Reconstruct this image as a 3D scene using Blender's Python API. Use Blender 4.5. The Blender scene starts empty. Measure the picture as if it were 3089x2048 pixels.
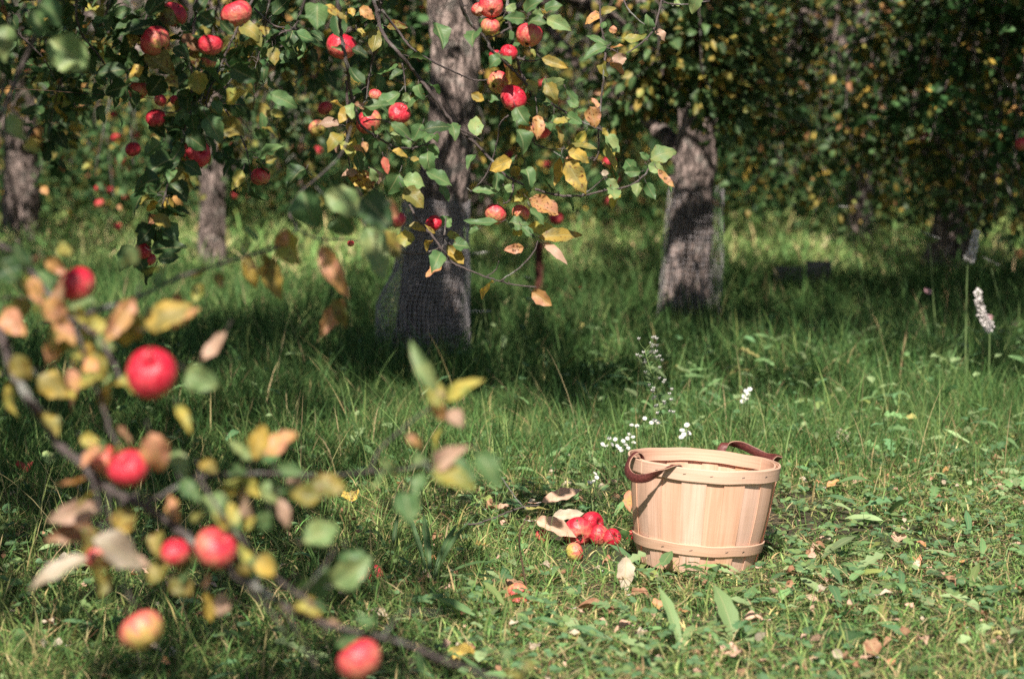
import bpy, math, random
import numpy as np
from mathutils import Vector, Matrix, noise

# ------------------------------------------------------------------ camera, world, sun
SC = bpy.context.scene
COL = SC.collection
CAMZ = 1.125
PITCH = math.radians(5.75)
FPX = 3089 * 85 / 36.0
cam_d = bpy.data.cameras.new('camera')
cam_d.lens = 85; cam_d.sensor_width = 36; cam_d.clip_start = 0.05; cam_d.clip_end = 400
cam_d.dof.use_dof = True; cam_d.dof.focus_distance = 6.0; cam_d.dof.aperture_fstop = 3.7
cam = bpy.data.objects.new('camera', cam_d); COL.objects.link(cam)
cam.location = (0, 0, CAMZ)
cam.rotation_euler = (math.pi / 2 - PITCH, 0, 0)
SC.camera = cam

SUN_EL = math.radians(47)
SUN_AZ = math.radians(4)            # sun behind the camera, a little to the left
SUNV = Vector((-math.sin(SUN_AZ) * math.cos(SUN_EL), -math.cos(SUN_AZ) * math.cos(SUN_EL), math.sin(SUN_EL)))
w = bpy.data.worlds.new('World'); SC.world = w; w.use_nodes = True
nt = w.node_tree; nt.nodes.clear()
sky = nt.nodes.new('ShaderNodeTexSky'); sky.sky_type = 'NISHITA'; sky.sun_disc = False
sky.sun_elevation = SUN_EL
sky.sun_rotation = math.radians(184)
bg = nt.nodes.new('ShaderNodeBackground'); bg.inputs['Strength'].default_value = 0.05
out = nt.nodes.new('ShaderNodeOutputWorld')
nt.links.new(sky.outputs[0], bg.inputs['Color']); nt.links.new(bg.outputs[0], out.inputs['Surface'])
sl = bpy.data.lights.new('sun', 'SUN'); sl.energy = 5.0; sl.angle = math.radians(0.53); sl.color = (1.0, 0.93, 0.83)
so = bpy.data.objects.new('sun', sl); COL.objects.link(so)
so.rotation_euler = SUNV.to_track_quat('Z', 'Y').to_euler()
so.location = (0, 0, 20)
SC.view_settings.view_transform = 'Standard'; SC.view_settings.look = 'None'
SC.view_settings.exposure = 0.78; SC.view_settings.gamma = 1.0
SC.cycles.max_bounces = 6; SC.cycles.diffuse_bounces = 3; SC.cycles.transmission_bounces = 3
SC.cycles.glossy_bounces = 2; SC.cycles.transparent_max_bounces = 4
SC.cycles.use_denoising = False; SC.cycles.sample_clamp_indirect = 4; SC.cycles.sample_clamp_direct = 12

RNG = np.random.default_rng(7)
random.seed(7)
COT = 1 / math.tan(SUN_EL)
SX, SY = math.sin(SUN_AZ) * COT, math.cos(SUN_AZ) * COT    # ground shift of a shadow per metre of height

def P(px, py, D):
    u = (px - 1544.5) / FPX; v = (1024 - py) / FPX
    d = Vector((u, math.cos(PITCH) + v * math.sin(PITCH), -math.sin(PITCH) + v * math.cos(PITCH)))
    t = D / d.y
    return Vector((0, 0, CAMZ)) + d * t

def G(px, py):
    u = (px - 1544.5) / FPX; v = (1024 - py) / FPX
    d = Vector((u, math.cos(PITCH) + v * math.sin(PITCH), -math.sin(PITCH) + v * math.cos(PITCH)))
    t = CAMZ / -d.z
    p = Vector((0, 0, CAMZ)) + d * t
    p.z = float(hgt(p.x, p.y))
    return p

def proj(p):                                   # arrays (n,3) -> px, py
    x = p[:, 0]; y = p[:, 1]; z = p[:, 2] - CAMZ
    f = y * math.cos(PITCH) - z * math.sin(PITCH)
    v = y * math.sin(PITCH) + z * math.cos(PITCH)
    f = np.where(f < 0.01, 0.01, f)
    return 1544.5 + x / f * FPX, 1024 - v / f * FPX

def hgt(x, y):
    return (0.012 * np.sin(x * 2.1 + 0.7) * np.cos(y * 1.7) + 0.007 * np.sin(x * 5.3 + y * 3.1)
            + 0.03 * np.sin(x * 0.35 + 1) * np.sin(y * 0.29)) * np.clip((np.hypot(x - 0.46, y - 5.8) - 0.15) / 0.6, 0, 1)

# ------------------------------------------------------------------ materials
def mat(name):
    m = bpy.data.materials.new(name); m.use_nodes = True
    m.node_tree.nodes.clear()
    return m, m.node_tree.nodes, m.node_tree.links

def nd(N, t, **kw):
    n = N.new(t)
    for k, v in kw.items():
        setattr(n, k, v)
    return n

def ramp(N, stops):
    r = N.new('ShaderNodeValToRGB')
    e = r.color_ramp.elements
    while len(e) < len(stops): e.new(0.5)
    for i, (p, c) in enumerate(stops):
        e[i].position = p; e[i].color = (*c, 1)
    return r

def leaf_material(name, spots=True, rough=0.45, transl=0.35, vein=True, spec=0.35):
    m, N, L = mat(name)
    tc = nd(N, 'ShaderNodeTexCoord')
    a1 = nd(N, 'ShaderNodeAttribute', attribute_name='tint')
    a2 = nd(N, 'ShaderNodeAttribute', attribute_name='tint2')
    colr = a1.outputs['Color']
    if spots:
        n1 = nd(N, 'ShaderNodeTexNoise'); n1.inputs['Scale'].default_value = 38; n1.inputs['Detail'].default_value = 2
        L.new(tc.outputs['Object'], n1.inputs['Vector'])
        r1 = ramp(N, [(0.44, (0, 0, 0)), (0.60, (1, 1, 1))]); L.new(n1.outputs['Fac'], r1.inputs['Fac'])
        mx = nd(N, 'ShaderNodeMix', data_type='RGBA')
        L.new(r1.outputs['Color'], mx.inputs['Factor']); L.new(a1.outputs['Color'], mx.inputs['A']); L.new(a2.outputs['Color'], mx.inputs['B'])
        # brown blotches, more on sick leaves (alpha of tint2 = sickness)
        n2 = nd(N, 'ShaderNodeTexNoise'); n2.inputs['Scale'].default_value = 150; n2.inputs['Detail'].default_value = 3
        L.new(tc.outputs['Object'], n2.inputs['Vector'])
        mth = nd(N, 'ShaderNodeMath', operation='MULTIPLY_ADD'); mth.inputs[1].default_value = 0.20; 
        L.new(a2.outputs['Alpha'], mth.inputs[0]); L.new(n2.outputs['Fac'], mth.inputs[2])
        r2 = ramp(N, [(0.70, (0, 0, 0)), (0.76, (1, 1, 1))]); L.new(mth.outputs[0], r2.inputs['Fac'])
        mx2 = nd(N, 'ShaderNodeMix', data_type='RGBA'); mx2.inputs['B'].default_value = (0.15, 0.055, 0.02, 1)
        L.new(r2.outputs['Color'], mx2.inputs['Factor']); L.new(mx.outputs['Result'], mx2.inputs['A'])
        colr = mx2.outputs['Result']
    bumph = None
    if vein:
        uv = nd(N, 'ShaderNodeUVMap', uv_map='UVMap')
        sp = nd(N, 'ShaderNodeSeparateXYZ'); L.new(uv.outputs[0], sp.inputs[0])
        ab = nd(N, 'ShaderNodeMath', operation='ABSOLUTE')
        sb = nd(N, 'ShaderNodeMath', operation='SUBTRACT'); sb.inputs[1].default_value = 0.5
        L.new(sp.outputs['X'], sb.inputs[0]); L.new(sb.outputs[0], ab.inputs[0])
        rm = ramp(N, [(0.015, (1, 1, 1)), (0.05, (0, 0, 0))]); L.new(ab.outputs[0], rm.inputs['Fac'])
        # side veins: sin((v - |u|*0.6)*k)
        ma = nd(N, 'ShaderNodeMath', operation='MULTIPLY_ADD'); ma.inputs[1].default_value = -0.7
        L.new(ab.outputs[0], ma.inputs[0]); L.new(sp.outputs['Y'], ma.inputs[2])
        mk = nd(N, 'ShaderNodeMath', operation='MULTIPLY'); mk.inputs[1].default_value = 55
        L.new(ma.outputs[0], mk.inputs[0])
        sn = nd(N, 'ShaderNodeMath', operation='SINE'); L.new(mk.outputs[0], sn.inputs[0])
        rs = ramp(N, [(0.75, (0, 0, 0)), (1.0, (0.35, 0.35, 0.35))]); L.new(sn.outputs[0], rs.inputs['Fac'])
        ad = nd(N, 'ShaderNodeMath', operation='MAXIMUM'); L.new(rm.outputs['Color'], ad.inputs[0]); L.new(rs.outputs['Color'], ad.inputs[1])
        mf = nd(N, 'ShaderNodeMath', operation='MULTIPLY'); mf.inputs[1].default_value = 0.45; L.new(ad.outputs[0], mf.inputs[0])
        mx3 = nd(N, 'ShaderNodeMix', data_type='RGBA'); mx3.inputs['B'].default_value = (0.42, 0.40, 0.20, 1)
        L.new(mf.outputs[0], mx3.inputs['Factor']); L.new(colr, mx3.inputs['A'])
        colr = mx3.outputs['Result']; bumph = ad.outputs[0]
    pb = nd(N, 'ShaderNodeBsdfPrincipled'); pb.inputs['Roughness'].default_value = rough
    pb.inputs['Specular IOR Level'].default_value = spec
    L.new(colr, pb.inputs['Base Color'])
    if bumph is not None:
        bp = nd(N, 'ShaderNodeBump'); bp.inputs['Strength'].default_value = 0.4; bp.inputs['Distance'].default_value = 0.002
        bp.invert = True
        L.new(bumph, bp.inputs['Height']); L.new(bp.outputs[0], pb.inputs['Normal'])
    tr = nd(N, 'ShaderNodeBsdfTranslucent')
    hs = nd(N, 'ShaderNodeHueSaturation'); hs.inputs['Saturation'].default_value = 1.1; hs.inputs['Value'].default_value = 1.3
    L.new(colr, hs.inputs['Color']); L.new(hs.outputs[0], tr.inputs['Color'])
    ms = nd(N, 'ShaderNodeMixShader'); ms.inputs[0].default_value = transl
    L.new(pb.outputs[0], ms.inputs[1]); L.new(tr.outputs[0], ms.inputs[2])
    o = nd(N, 'ShaderNodeOutputMaterial'); L.new(ms.outputs[0], o.inputs['Surface'])
    return m

M = {}
M['leaf'] = leaf_material('apple_leaf')
M['leaf_far'] = leaf_material('crown_leaf', spots=False, vein=False, rough=0.45, transl=0.25, spec=0.12)
M['grass'] = leaf_material('grass_blade', spots=False, vein=False, rough=0.5, transl=0.3, spec=0.08)
M['weed'] = leaf_material('weed_leaf', spots=False, vein=True, rough=0.55, transl=0.3)
M['dry'] = leaf_material('dry_leaf', spots=True, vein=True, rough=0.8, transl=0.12)

def bark_material(name, c1, c2, scale=9, bump=0.03, lichen=0.4):
    m, N, L = mat(name)
    tc = nd(N, 'ShaderNodeTexCoord')
    mp = nd(N, 'ShaderNodeMapping'); mp.inputs['Scale'].default_value = (1, 1, 0.32)
    L.new(tc.outputs['Object'], mp.inputs[0])
    n1 = nd(N, 'ShaderNodeTexNoise'); n1.inputs['Scale'].default_value = scale * 3; n1.inputs['Detail'].default_value = 6; n1.inputs['Roughness'].default_value = 0.7
    L.new(mp.outputs[0], n1.inputs['Vector'])
    vo = nd(N, 'ShaderNodeTexVoronoi', feature='DISTANCE_TO_EDGE'); vo.inputs['Scale'].default_value = scale * 3.2
    mixv = nd(N, 'ShaderNodeMix', data_type='VECTOR'); mixv.inputs['Factor'].default_value = 0.13
    L.new(mp.outputs[0], mixv.inputs['A']); L.new(n1.outputs['Color'], mixv.inputs['B']); L.new(mixv.outputs['Result'], vo.inputs['Vector'])
    r = ramp(N, [(0.3, c1), (0.62, c2)]); L.new(n1.outputs['Fac'], r.inputs['Fac'])
    rv = ramp(N, [(0.0, (0.12, 0.11, 0.10)), (0.16, (1, 1, 1))]); L.new(vo.outputs['Distance'], rv.inputs['Fac'])
    mu = nd(N, 'ShaderNodeMix', data_type='RGBA', blend_type='MULTIPLY'); mu.inputs['Factor'].default_value = 0.8
    L.new(r.outputs[0], mu.inputs['A']); L.new(rv.outputs[0], mu.inputs['B'])
    n2 = nd(N, 'ShaderNodeTexNoise'); n2.inputs['Scale'].default_value = 14; n2.inputs['Detail'].default_value = 5
    L.new(tc.outputs['Object'], n2.inputs['Vector'])
    r2 = ramp(N, [(0.56, (0, 0, 0)), (0.64, (lichen, lichen, lichen))]); L.new(n2.outputs['Fac'], r2.inputs['Fac'])
    mx = nd(N, 'ShaderNodeMix', data_type='RGBA'); mx.inputs['B'].default_value = (0.42, 0.43, 0.38, 1)
    L.new(r2.outputs[0], mx.inputs['Factor']); L.new(mu.outputs['Result'], mx.inputs['A'])
    pb = nd(N, 'ShaderNodeBsdfPrincipled'); pb.inputs['Roughness'].default_value = 0.9
    L.new(mx.outputs['Result'], pb.inputs['Base Color'])
    ad = nd(N, 'ShaderNodeMath', operation='MULTIPLY'); L.new(n1.outputs['Fac'], ad.inputs[0]); L.new(rv.outputs[0], ad.inputs[1])
    bp = nd(N, 'ShaderNodeBump'); bp.inputs['Strength'].default_value = 0.9; bp.inputs['Distance'].default_value = bump
    L.new(ad.outputs[0], bp.inputs['Height']); L.new(bp.outputs[0], pb.inputs['Normal'])
    o = nd(N, 'ShaderNodeOutputMaterial'); L.new(pb.outputs[0], o.inputs['Surface'])
    return m

M['bark'] = bark_material('apple_bark', (0.09, 0.062, 0.055), (0.50, 0.38, 0.34), 7, 0.05, 0.25)
M['twig'] = bark_material('twig_bark', (0.11, 0.08, 0.075), (0.26, 0.20, 0.19), 40, 0.002, 0.7)

def apple_material():
    m, N, L = mat('apple_skin')
    tc = nd(N, 'ShaderNodeTexCoord'); oi = nd(N, 'ShaderNodeObjectInfo')
    addv = nd(N, 'ShaderNodeVectorMath', operation='ADD')
    L.new(tc.outputs['Object'], addv.inputs[0])
    cmb = nd(N, 'ShaderNodeMath', operation='MULTIPLY'); cmb.inputs[1].default_value = 37; L.new(oi.outputs['Random'], cmb.inputs[0])
    L.new(cmb.outputs[0], addv.inputs[1])
    mp = nd(N, 'ShaderNodeMapping'); mp.inputs['Scale'].default_value = (1.6, 1.6, 0.3); L.new(addv.outputs[0], mp.inputs[0])
    n1 = nd(N, 'ShaderNodeTexNoise'); n1.inputs['Scale'].default_value = 2.6; n1.inputs['Detail'].default_value = 5; n1.inputs['Roughness'].default_value = 0.6
    L.new(mp.outputs[0], n1.inputs['Vector'])
    n3 = nd(N, 'ShaderNodeTexNoise'); n3.inputs['Scale'].default_value = 1.0; n3.inputs['Detail'].default_value = 1
    L.new(addv.outputs[0], n3.inputs['Vector'])
    sp = nd(N, 'ShaderNodeSeparateXYZ'); L.new(tc.outputs['Object'], sp.inputs[0])
    # ripeness = colour.r of object ; less red toward the bottom of the fruit
    sc = nd(N, 'ShaderNodeSeparateColor'); L.new(oi.outputs['Color'], sc.inputs[0])
    a = nd(N, 'ShaderNodeMath', operation='MULTIPLY_ADD'); a.inputs[1].default_value = 0.75; L.new(n1.outputs['Fac'], a.inputs[0]); L.new(sc.outputs['Red'], a.inputs[2])
    b = nd(N, 'ShaderNodeMath', operation='MULTIPLY_ADD'); b.inputs[1].default_value = 0.22; L.new(sp.outputs['Z'], b.inputs[0]); L.new(a.outputs[0], b.inputs[2])
    c = nd(N, 'ShaderNodeMath', operation='MULTIPLY_ADD'); c.inputs[1].default_value = 0.3; L.new(n3.outputs['Fac'], c.inputs[0]); L.new(b.outputs[0], c.inputs[2])
    r = ramp(N, [(0.42, (0.50, 0.42, 0.10)), (0.62, (0.62, 0.20, 0.13)), (0.82, (0.60, 0.045, 0.065)), (1.0, (0.46, 0.010, 0.030))])
    L.new(c.outputs[0], r.inputs['Fac'])
    vo = nd(N, 'ShaderNodeTexVoronoi'); vo.inputs['Scale'].default_value = 9; L.new(addv.outputs[0], vo.inputs['Vector'])
    rv = ramp(N, [(0.06, (0.55, 0.55, 0.55)), (0.13, (0, 0, 0))]); L.new(vo.outputs['Distance'], rv.inputs['Fac'])
    mx = nd(N, 'ShaderNodeMix', data_type='RGBA'); mx.inputs['B'].default_value = (0.75, 0.45, 0.32, 1)
    L.new(rv.outputs[0], mx.inputs['Factor']); L.new(r.outputs[0], mx.inputs['A'])
    # scab patches (object colour.g)
    n4 = nd(N, 'ShaderNodeTexNoise'); n4.inputs['Scale'].default_value = 3.2; n4.inputs['Detail'].default_value = 4; L.new(addv.outputs[0], n4.inputs['Vector'])
    r4 = ramp(N, [(0.66, (0, 0, 0)), (0.70, (1, 1, 1))]); L.new(n4.outputs['Fac'], r4.inputs['Fac'])
    mx2 = nd(N, 'ShaderNodeMix', data_type='RGBA'); mx2.inputs['B'].default_value = (0.10, 0.06, 0.035, 1)
    L.new(r4.outputs[0], mx2.inputs['Factor']); L.new(mx.outputs['Result'], mx2.inputs['A'])
    pb = nd(N, 'ShaderNodeBsdfPrincipled'); pb.inputs['Roughness'].default_value = 0.42
    pb.inputs['Specular IOR Level'].default_value = 0.45
    pb.inputs['Subsurface Weight'].default_value = 0.08; pb.inputs['Subsurface Radius'].default_value = (0.02, 0.008, 0.004)
    L.new(mx2.outputs['Result'], pb.inputs['Base Color'])
    bp = nd(N, 'ShaderNodeBump'); bp.inputs['Strength'].default_value = 0.25; bp.inputs['Distance'].default_value = 0.02
    L.new(n4.outputs['Fac'], bp.inputs['Height']); L.new(bp.outputs[0], pb.inputs['Normal'])
    o = nd(N, 'ShaderNodeOutputMaterial'); L.new(pb.outputs[0], o.inputs['Surface'])
    return m
M['apple'] = apple_material()

def simple(name, color, rough=0.6, metallic=0.0, nscale=30, namp=0.25, bump=0.0, spec=0.5):
    m, N, L = mat(name)
    tc = nd(N, 'ShaderNodeTexCoord')
    n1 = nd(N, 'ShaderNodeTexNoise'); n1.inputs['Scale'].default_value = nscale; n1.inputs['Detail'].default_value = 4
    L.new(tc.outputs['Object'], n1.inputs['Vector'])
    lo = tuple(c * (1 - namp) for c in color); hi = tuple(min(1, c * (1 + namp)) for c in color)
    r = ramp(N, [(0.3, lo), (0.7, hi)]); L.new(n1.outputs['Fac'], r.inputs['Fac'])
    pb = nd(N, 'ShaderNodeBsdfPrincipled'); pb.inputs['Roughness'].default_value = rough; pb.inputs['Metallic'].default_value = metallic
    pb.inputs['Specular IOR Level'].default_value = spec
    L.new(r.outputs[0], pb.inputs['Base Color'])
    if bump:
        bp = nd(N, 'ShaderNodeBump'); bp.inputs['Strength'].default_value = 0.6; bp.inputs['Distance'].default_value = bump
        L.new(n1.outputs['Fac'], bp.inputs['Height']); L.new(bp.outputs[0], pb.inputs['Normal'])
    o = nd(N, 'ShaderNodeOutputMaterial'); L.new(pb.outputs[0], o.inputs['Surface'])
    return m

def wood_material(name, axis='Z', base=(0.55, 0.295, 0.18), base2=(0.73, 0.44, 0.305)):
    m, N, L = mat(name)
    tc = nd(N, 'ShaderNodeTexCoord')
    at = nd(N, 'ShaderNodeAttribute', attribute_name='tint')      # per-stave tone and grain offset
    ad = nd(N, 'ShaderNodeVectorMath', operation='ADD')
    uv = nd(N, 'ShaderNodeUVMap', uv_map='UVMap')
    sc2 = nd(N, 'ShaderNodeVectorMath', operation='SCALE'); sc2.inputs['Scale'].default_value = 9.0
    L.new(at.outputs['Color'], sc2.inputs[0])
    L.new(uv.outputs[0], ad.inputs[0]); L.new(sc2.outputs[0], ad.inputs[1])
    mp = nd(N, 'ShaderNodeMapping'); mp.inputs['Scale'].default_value = (13, 2.0, 1)
    L.new(ad.outputs[0], mp.inputs[0])
    n1 = nd(N, 'ShaderNodeTexNoise'); n1.inputs['Scale'].default_value = 1.0; n1.inputs['Detail'].default_value = 3; n1.inputs['Distortion'].default_value = 0.4
    L.new(mp.outputs[0], n1.inputs['Vector'])
    # grain = bands of the smooth noise
    mk = nd(N, 'ShaderNodeMath', operation='MULTIPLY'); mk.inputs[1].default_value = 24; L.new(n1.outputs['Fac'], mk.inputs[0])
    sn = nd(N, 'ShaderNodeMath', operation='SINE'); L.new(mk.outputs[0], sn.inputs[0])
    rg = ramp(N, [(0.0, (0.0, 0.0, 0.0)), (1.0, (0.5, 0.5, 0.5))]); 
    mm = nd(N, 'ShaderNodeMath', operation='MULTIPLY_ADD'); mm.inputs[1].default_value = 0.5; mm.inputs[2].default_value = 0.5; L.new(sn.outputs[0], mm.inputs[0])
    L.new(mm.outputs[0], rg.inputs['Fac'])
    mp2 = nd(N, 'ShaderNodeMapping'); mp2.inputs['Scale'].default_value = (260, 7, 1); L.new(ad.outputs[0], mp2.inputs[0])
    n2 = nd(N, 'ShaderNodeTexNoise'); n2.inputs['Scale'].default_value = 1.0; n2.inputs['Detail'].default_value = 3
    L.new(mp2.outputs[0], n2.inputs['Vector'])
    mx = nd(N, 'ShaderNodeMix', data_type='RGBA'); mx.inputs['A'].default_value = (*base2, 1); mx.inputs['B'].default_value = (*base, 1)
    L.new(rg.outputs[0], mx.inputs['Factor'])
    r2 = ramp(N, [(0.35, (0.88, 0.86, 0.83)), (0.6, (1, 1, 1))]); L.new(n2.outputs['Fac'], r2.inputs['Fac'])
    mu = nd(N, 'ShaderNodeMix', data_type='RGBA', blend_type='MULTIPLY'); mu.inputs['Factor'].default_value = 1
    L.new(mx.outputs['Result'], mu.inputs['A']); L.new(r2.outputs[0], mu.inputs['B'])
    # stave tone: tint.r in 0..1 lightens toward cream or warms
    sc = nd(N, 'ShaderNodeSeparateColor'); L.new(at.outputs['Color'], sc.inputs[0])
    rt = ramp(N, [(0.0, (0.86, 0.76, 0.64)), (0.5, (1, 1, 1)), (1.0, (1.05, 1.16, 1.3))]); L.new(sc.outputs['Red'], rt.inputs['Fac'])
    mu2 = nd(N, 'ShaderNodeMix', data_type='RGBA', blend_type='MULTIPLY'); mu2.inputs['Factor'].default_value = 1
    L.new(mu.outputs['Result'], mu2.inputs['A']); L.new(rt.outputs[0], mu2.inputs['B'])
    pb = nd(N, 'ShaderNodeBsdfPrincipled'); pb.inputs['Roughness'].default_value = 0.62
    pb.inputs['Specular IOR Level'].default_value = 0.3
    L.new(mu2.outputs['Result'], pb.inputs['Base Color'])
    bp = nd(N, 'ShaderNodeBump'); bp.inputs['Strength'].default_value = 0.3; bp.inputs['Distance'].default_value = 0.001
    L.new(n2.outputs['Fac'], bp.inputs['Height']); L.new(bp.outputs[0], pb.inputs['Normal'])
    o = nd(N, 'ShaderNodeOutputMaterial'); L.new(pb.outputs[0], o.inputs['Surface'])
    return m
M['wood'] = wood_material('basket_wood')
M['hoopwood'] = wood_material('hoop_wood', base=(0.58, 0.34, 0.225), base2=(0.70, 0.44, 0.31))
M['leather'] = simple('brown_leather', (0.12, 0.030, 0.026), 0.5, 0, 200, 0.45, 0.0012)
M['leatheredge'] = simple('raw_leather_edge', (0.42, 0.25, 0.17), 0.8, 0, 200, 0.2)
M['thread'] = simple('stitch_thread', (0.14, 0.05, 0.035), 0.7)
M['staple'] = simple('staple_steel', (0.10, 0.09, 0.085), 0.5, 0.6)
M['wire'] = simple('galvanised_wire', (0.42, 0.38, 0.39), 0.6, 0.0, 60, 0.35)
M['oldboard'] = simple('weathered_board', (0.26, 0.22, 0.21), 0.9, 0, 30, 0.4)
M['rust'] = simple('rusty_post', (0.10, 0.028, 0.018), 0.85, 0.0, 30, 0.4, 0.002)
M['stem'] = simple('fruit_stem', (0.09, 0.05, 0.03), 0.8)
M['calyx'] = simple('calyx', (0.035, 0.022, 0.014), 0.9)
M['flesh'] = simple('apple_flesh', (0.66, 0.50, 0.32), 0.7, 0, 8, 0.3)
M['flower'] = simple('white_petals', (0.66, 0.64, 0.60), 0.7, 0, 60, 0.12)
M['paleflower'] = simple('pale_spike_petals', (0.62, 0.57, 0.55), 0.8, 0, 60, 0.3)
M['flowerpink'] = simple('clover_petals', (0.60, 0.33, 0.36), 0.7, 0, 60, 0.2)
M['floweryel'] = simple('flower_centre', (0.55, 0.42, 0.10), 0.7)
M['green_stem'] = simple('green_stem', (0.16, 0.23, 0.08), 0.6)

def ground_material():
    m, N, L = mat('soil')
    tc = nd(N, 'ShaderNodeTexCoord')
    n1 = nd(N, 'ShaderNodeTexNoise'); n1.inputs['Scale'].default_value = 30; n1.inputs['Detail'].default_value = 8; n1.inputs['Roughness'].default_value = 0.75
    L.new(tc.outputs['Object'], n1.inputs['Vector'])
    n2 = nd(N, 'ShaderNodeTexNoise'); n2.inputs['Scale'].default_value = 2.2; n2.inputs['Detail'].default_value = 3
    L.new(tc.outputs['Object'], n2.inputs['Vector'])
    r1 = ramp(N, [(0.35, (0.035, 0.028, 0.018)), (0.55, (0.10, 0.075, 0.045)), (0.7, (0.26, 0.19, 0.115))]); L.new(n1.outputs['Fac'], r1.inputs['Fac'])
    r2 = ramp(N, [(0.35, (0.03, 0.055, 0.018)), (0.65, (0.07, 0.10, 0.035))]); L.new(n1.outputs['Fac'], r2.inputs['Fac'])
    r3 = ramp(N, [(0.42, (0, 0, 0)), (0.58, (1, 1, 1))]); L.new(n2.outputs['Fac'], r3.inputs['Fac'])
    mx = nd(N, 'ShaderNodeMix', data_type='RGBA'); L.new(r3.outputs[0], mx.inputs['Factor']); L.new(r1.outputs[0], mx.inputs['A']); L.new(r2.outputs[0], mx.inputs['B'])
    pb = nd(N, 'ShaderNodeBsdfPrincipled'); pb.inputs['Roughness'].default_value = 0.95
    L.new(mx.outputs['Result'], pb.inputs['Base Color'])
    bp = nd(N, 'ShaderNodeBump'); bp.inputs['Strength'].default_value = 1; bp.inputs['Distance'].default_value = 0.03
    L.new(n1.outputs['Fac'], bp.inputs['Height']); L.new(bp.outputs[0], pb.inputs['Normal'])
    o = nd(N, 'ShaderNodeOutputMaterial'); L.new(pb.outputs[0], o.inputs['Surface'])
    return m
M['soil'] = ground_material()

# ------------------------------------------------------------------ mesh helpers
class MB:                                       # collects numpy chunks into one mesh
    def __init__(s): s.v = []; s.q = []; s.t = []; s.n = 0; s.c1 = []; s.c2 = []; s.uv = []
    def add(s, V, F, c1=None, c2=None, uv=None):
        V = np.asarray(V, dtype=np.float32).reshape(-1, 3); F = np.asarray(F, dtype=np.int32)
        s.v.append(V); (s.q if F.shape[1] == 4 else s.t).append(F + s.n)
        n = len(V)
        s.c1.append(np.ones((n, 4), np.float32) if c1 is None else np.asarray(c1, np.float32))
        s.c2.append(np.ones((n, 4), np.float32) if c2 is None else np.asarray(c2, np.float32))
        s.uv.append(np.zeros((n, 2), np.float32) if uv is None else np.asarray(uv, np.float32))
        s.n += n
    def build(s, name, material, parent=None, smooth=True, loc=None):
        me = bpy.data.meshes.new(name)
        V = np.concatenate(s.v)
        if loc is not None: V = V - np.array(loc, np.float32)
        F4 = np.concatenate(s.q) if s.q else np.zeros((0, 4), np.int32)
        F3 = np.concatenate(s.t) if s.t else np.zeros((0, 3), np.int32)
        li = np.concatenate([F4.ravel(), F3.ravel()])
        me.vertices.add(len(V)); me.vertices.foreach_set('co', V.ravel())
        me.loops.add(len(li)); me.loops.foreach_set('vertex_index', li)
        nf = len(F4) + len(F3)
        ls = np.concatenate([np.arange(len(F4)) * 4, len(F4) * 4 + np.arange(len(F3)) * 3]).astype(np.int32)
        me.polygons.add(nf); me.polygons.foreach_set('loop_start', ls)
        me.polygons.foreach_set('use_smooth', np.full(nf, smooth))
        a = me.color_attributes.new('tint', 'FLOAT_COLOR', 'POINT'); a.data.foreach_set('color', np.concatenate(s.c1).ravel())
        a = me.color_attributes.new('tint2', 'FLOAT_COLOR', 'POINT'); a.data.foreach_set('color', np.concatenate(s.c2).ravel())
        u = me.uv_layers.new(name='UVMap'); u.data.foreach_set('uv', np.concatenate(s.uv)[li].ravel())
        me.update(calc_edges=True); me.validate()
        me.materials.append(material)
        o = bpy.data.objects.new(name, me); COL.objects.link(o)
        if parent is not None: o.parent = parent
        if loc is not None: o.location = loc
        return o

def tag(o, label=None, cat=None, group=None, kind=None):
    if label: o['label'] = label
    if cat: o['category'] = cat
    if group: o['group'] = group
    if kind: o['kind'] = kind
    return o

def empty(name, label, cat, group=None, loc=(0, 0, 0)):
    o = bpy.data.objects.new(name, None); COL.objects.link(o); o.location = loc
    o.empty_display_size = 0.1
    return tag(o, label, cat, group)

def smooth_path(pts, rad, sub=4, wob=0.0, rng=None):
    pts = np.asarray(pts, float); rad = np.asarray(rad, float)
    n = len(pts)
    if n < 3: sub = max(sub, 2)
    P0 = np.vstack([2 * pts[0] - pts[1], pts, 2 * pts[-1] - pts[-2]])
    o = []; r = []
    for i in range(n - 1):
        p0, p1, p2, p3 = P0[i], P0[i + 1], P0[i + 2], P0[i + 3]
        for k in range(sub):
            t = k / sub
            o.append(0.5 * ((2 * p1) + (-p0 + p2) * t + (2 * p0 - 5 * p1 + 4 * p2 - p3) * t * t + (-p0 + 3 * p1 - 3 * p2 + p3) * t ** 3))
            r.append(rad[i] * (1 - t) + rad[i + 1] * t)
    o.append(pts[-1]); r.append(rad[-1])
    o = np.array(o); r = np.array(r)
    if wob and rng is not None:
        o[1:-1] += rng.normal(0, 1, (len(o) - 2, 3)) * (r[1:-1, None] * wob)
        r[1:-1] *= 1 + rng.normal(0, 0.09, len(r) - 2)
    return o, r

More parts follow.
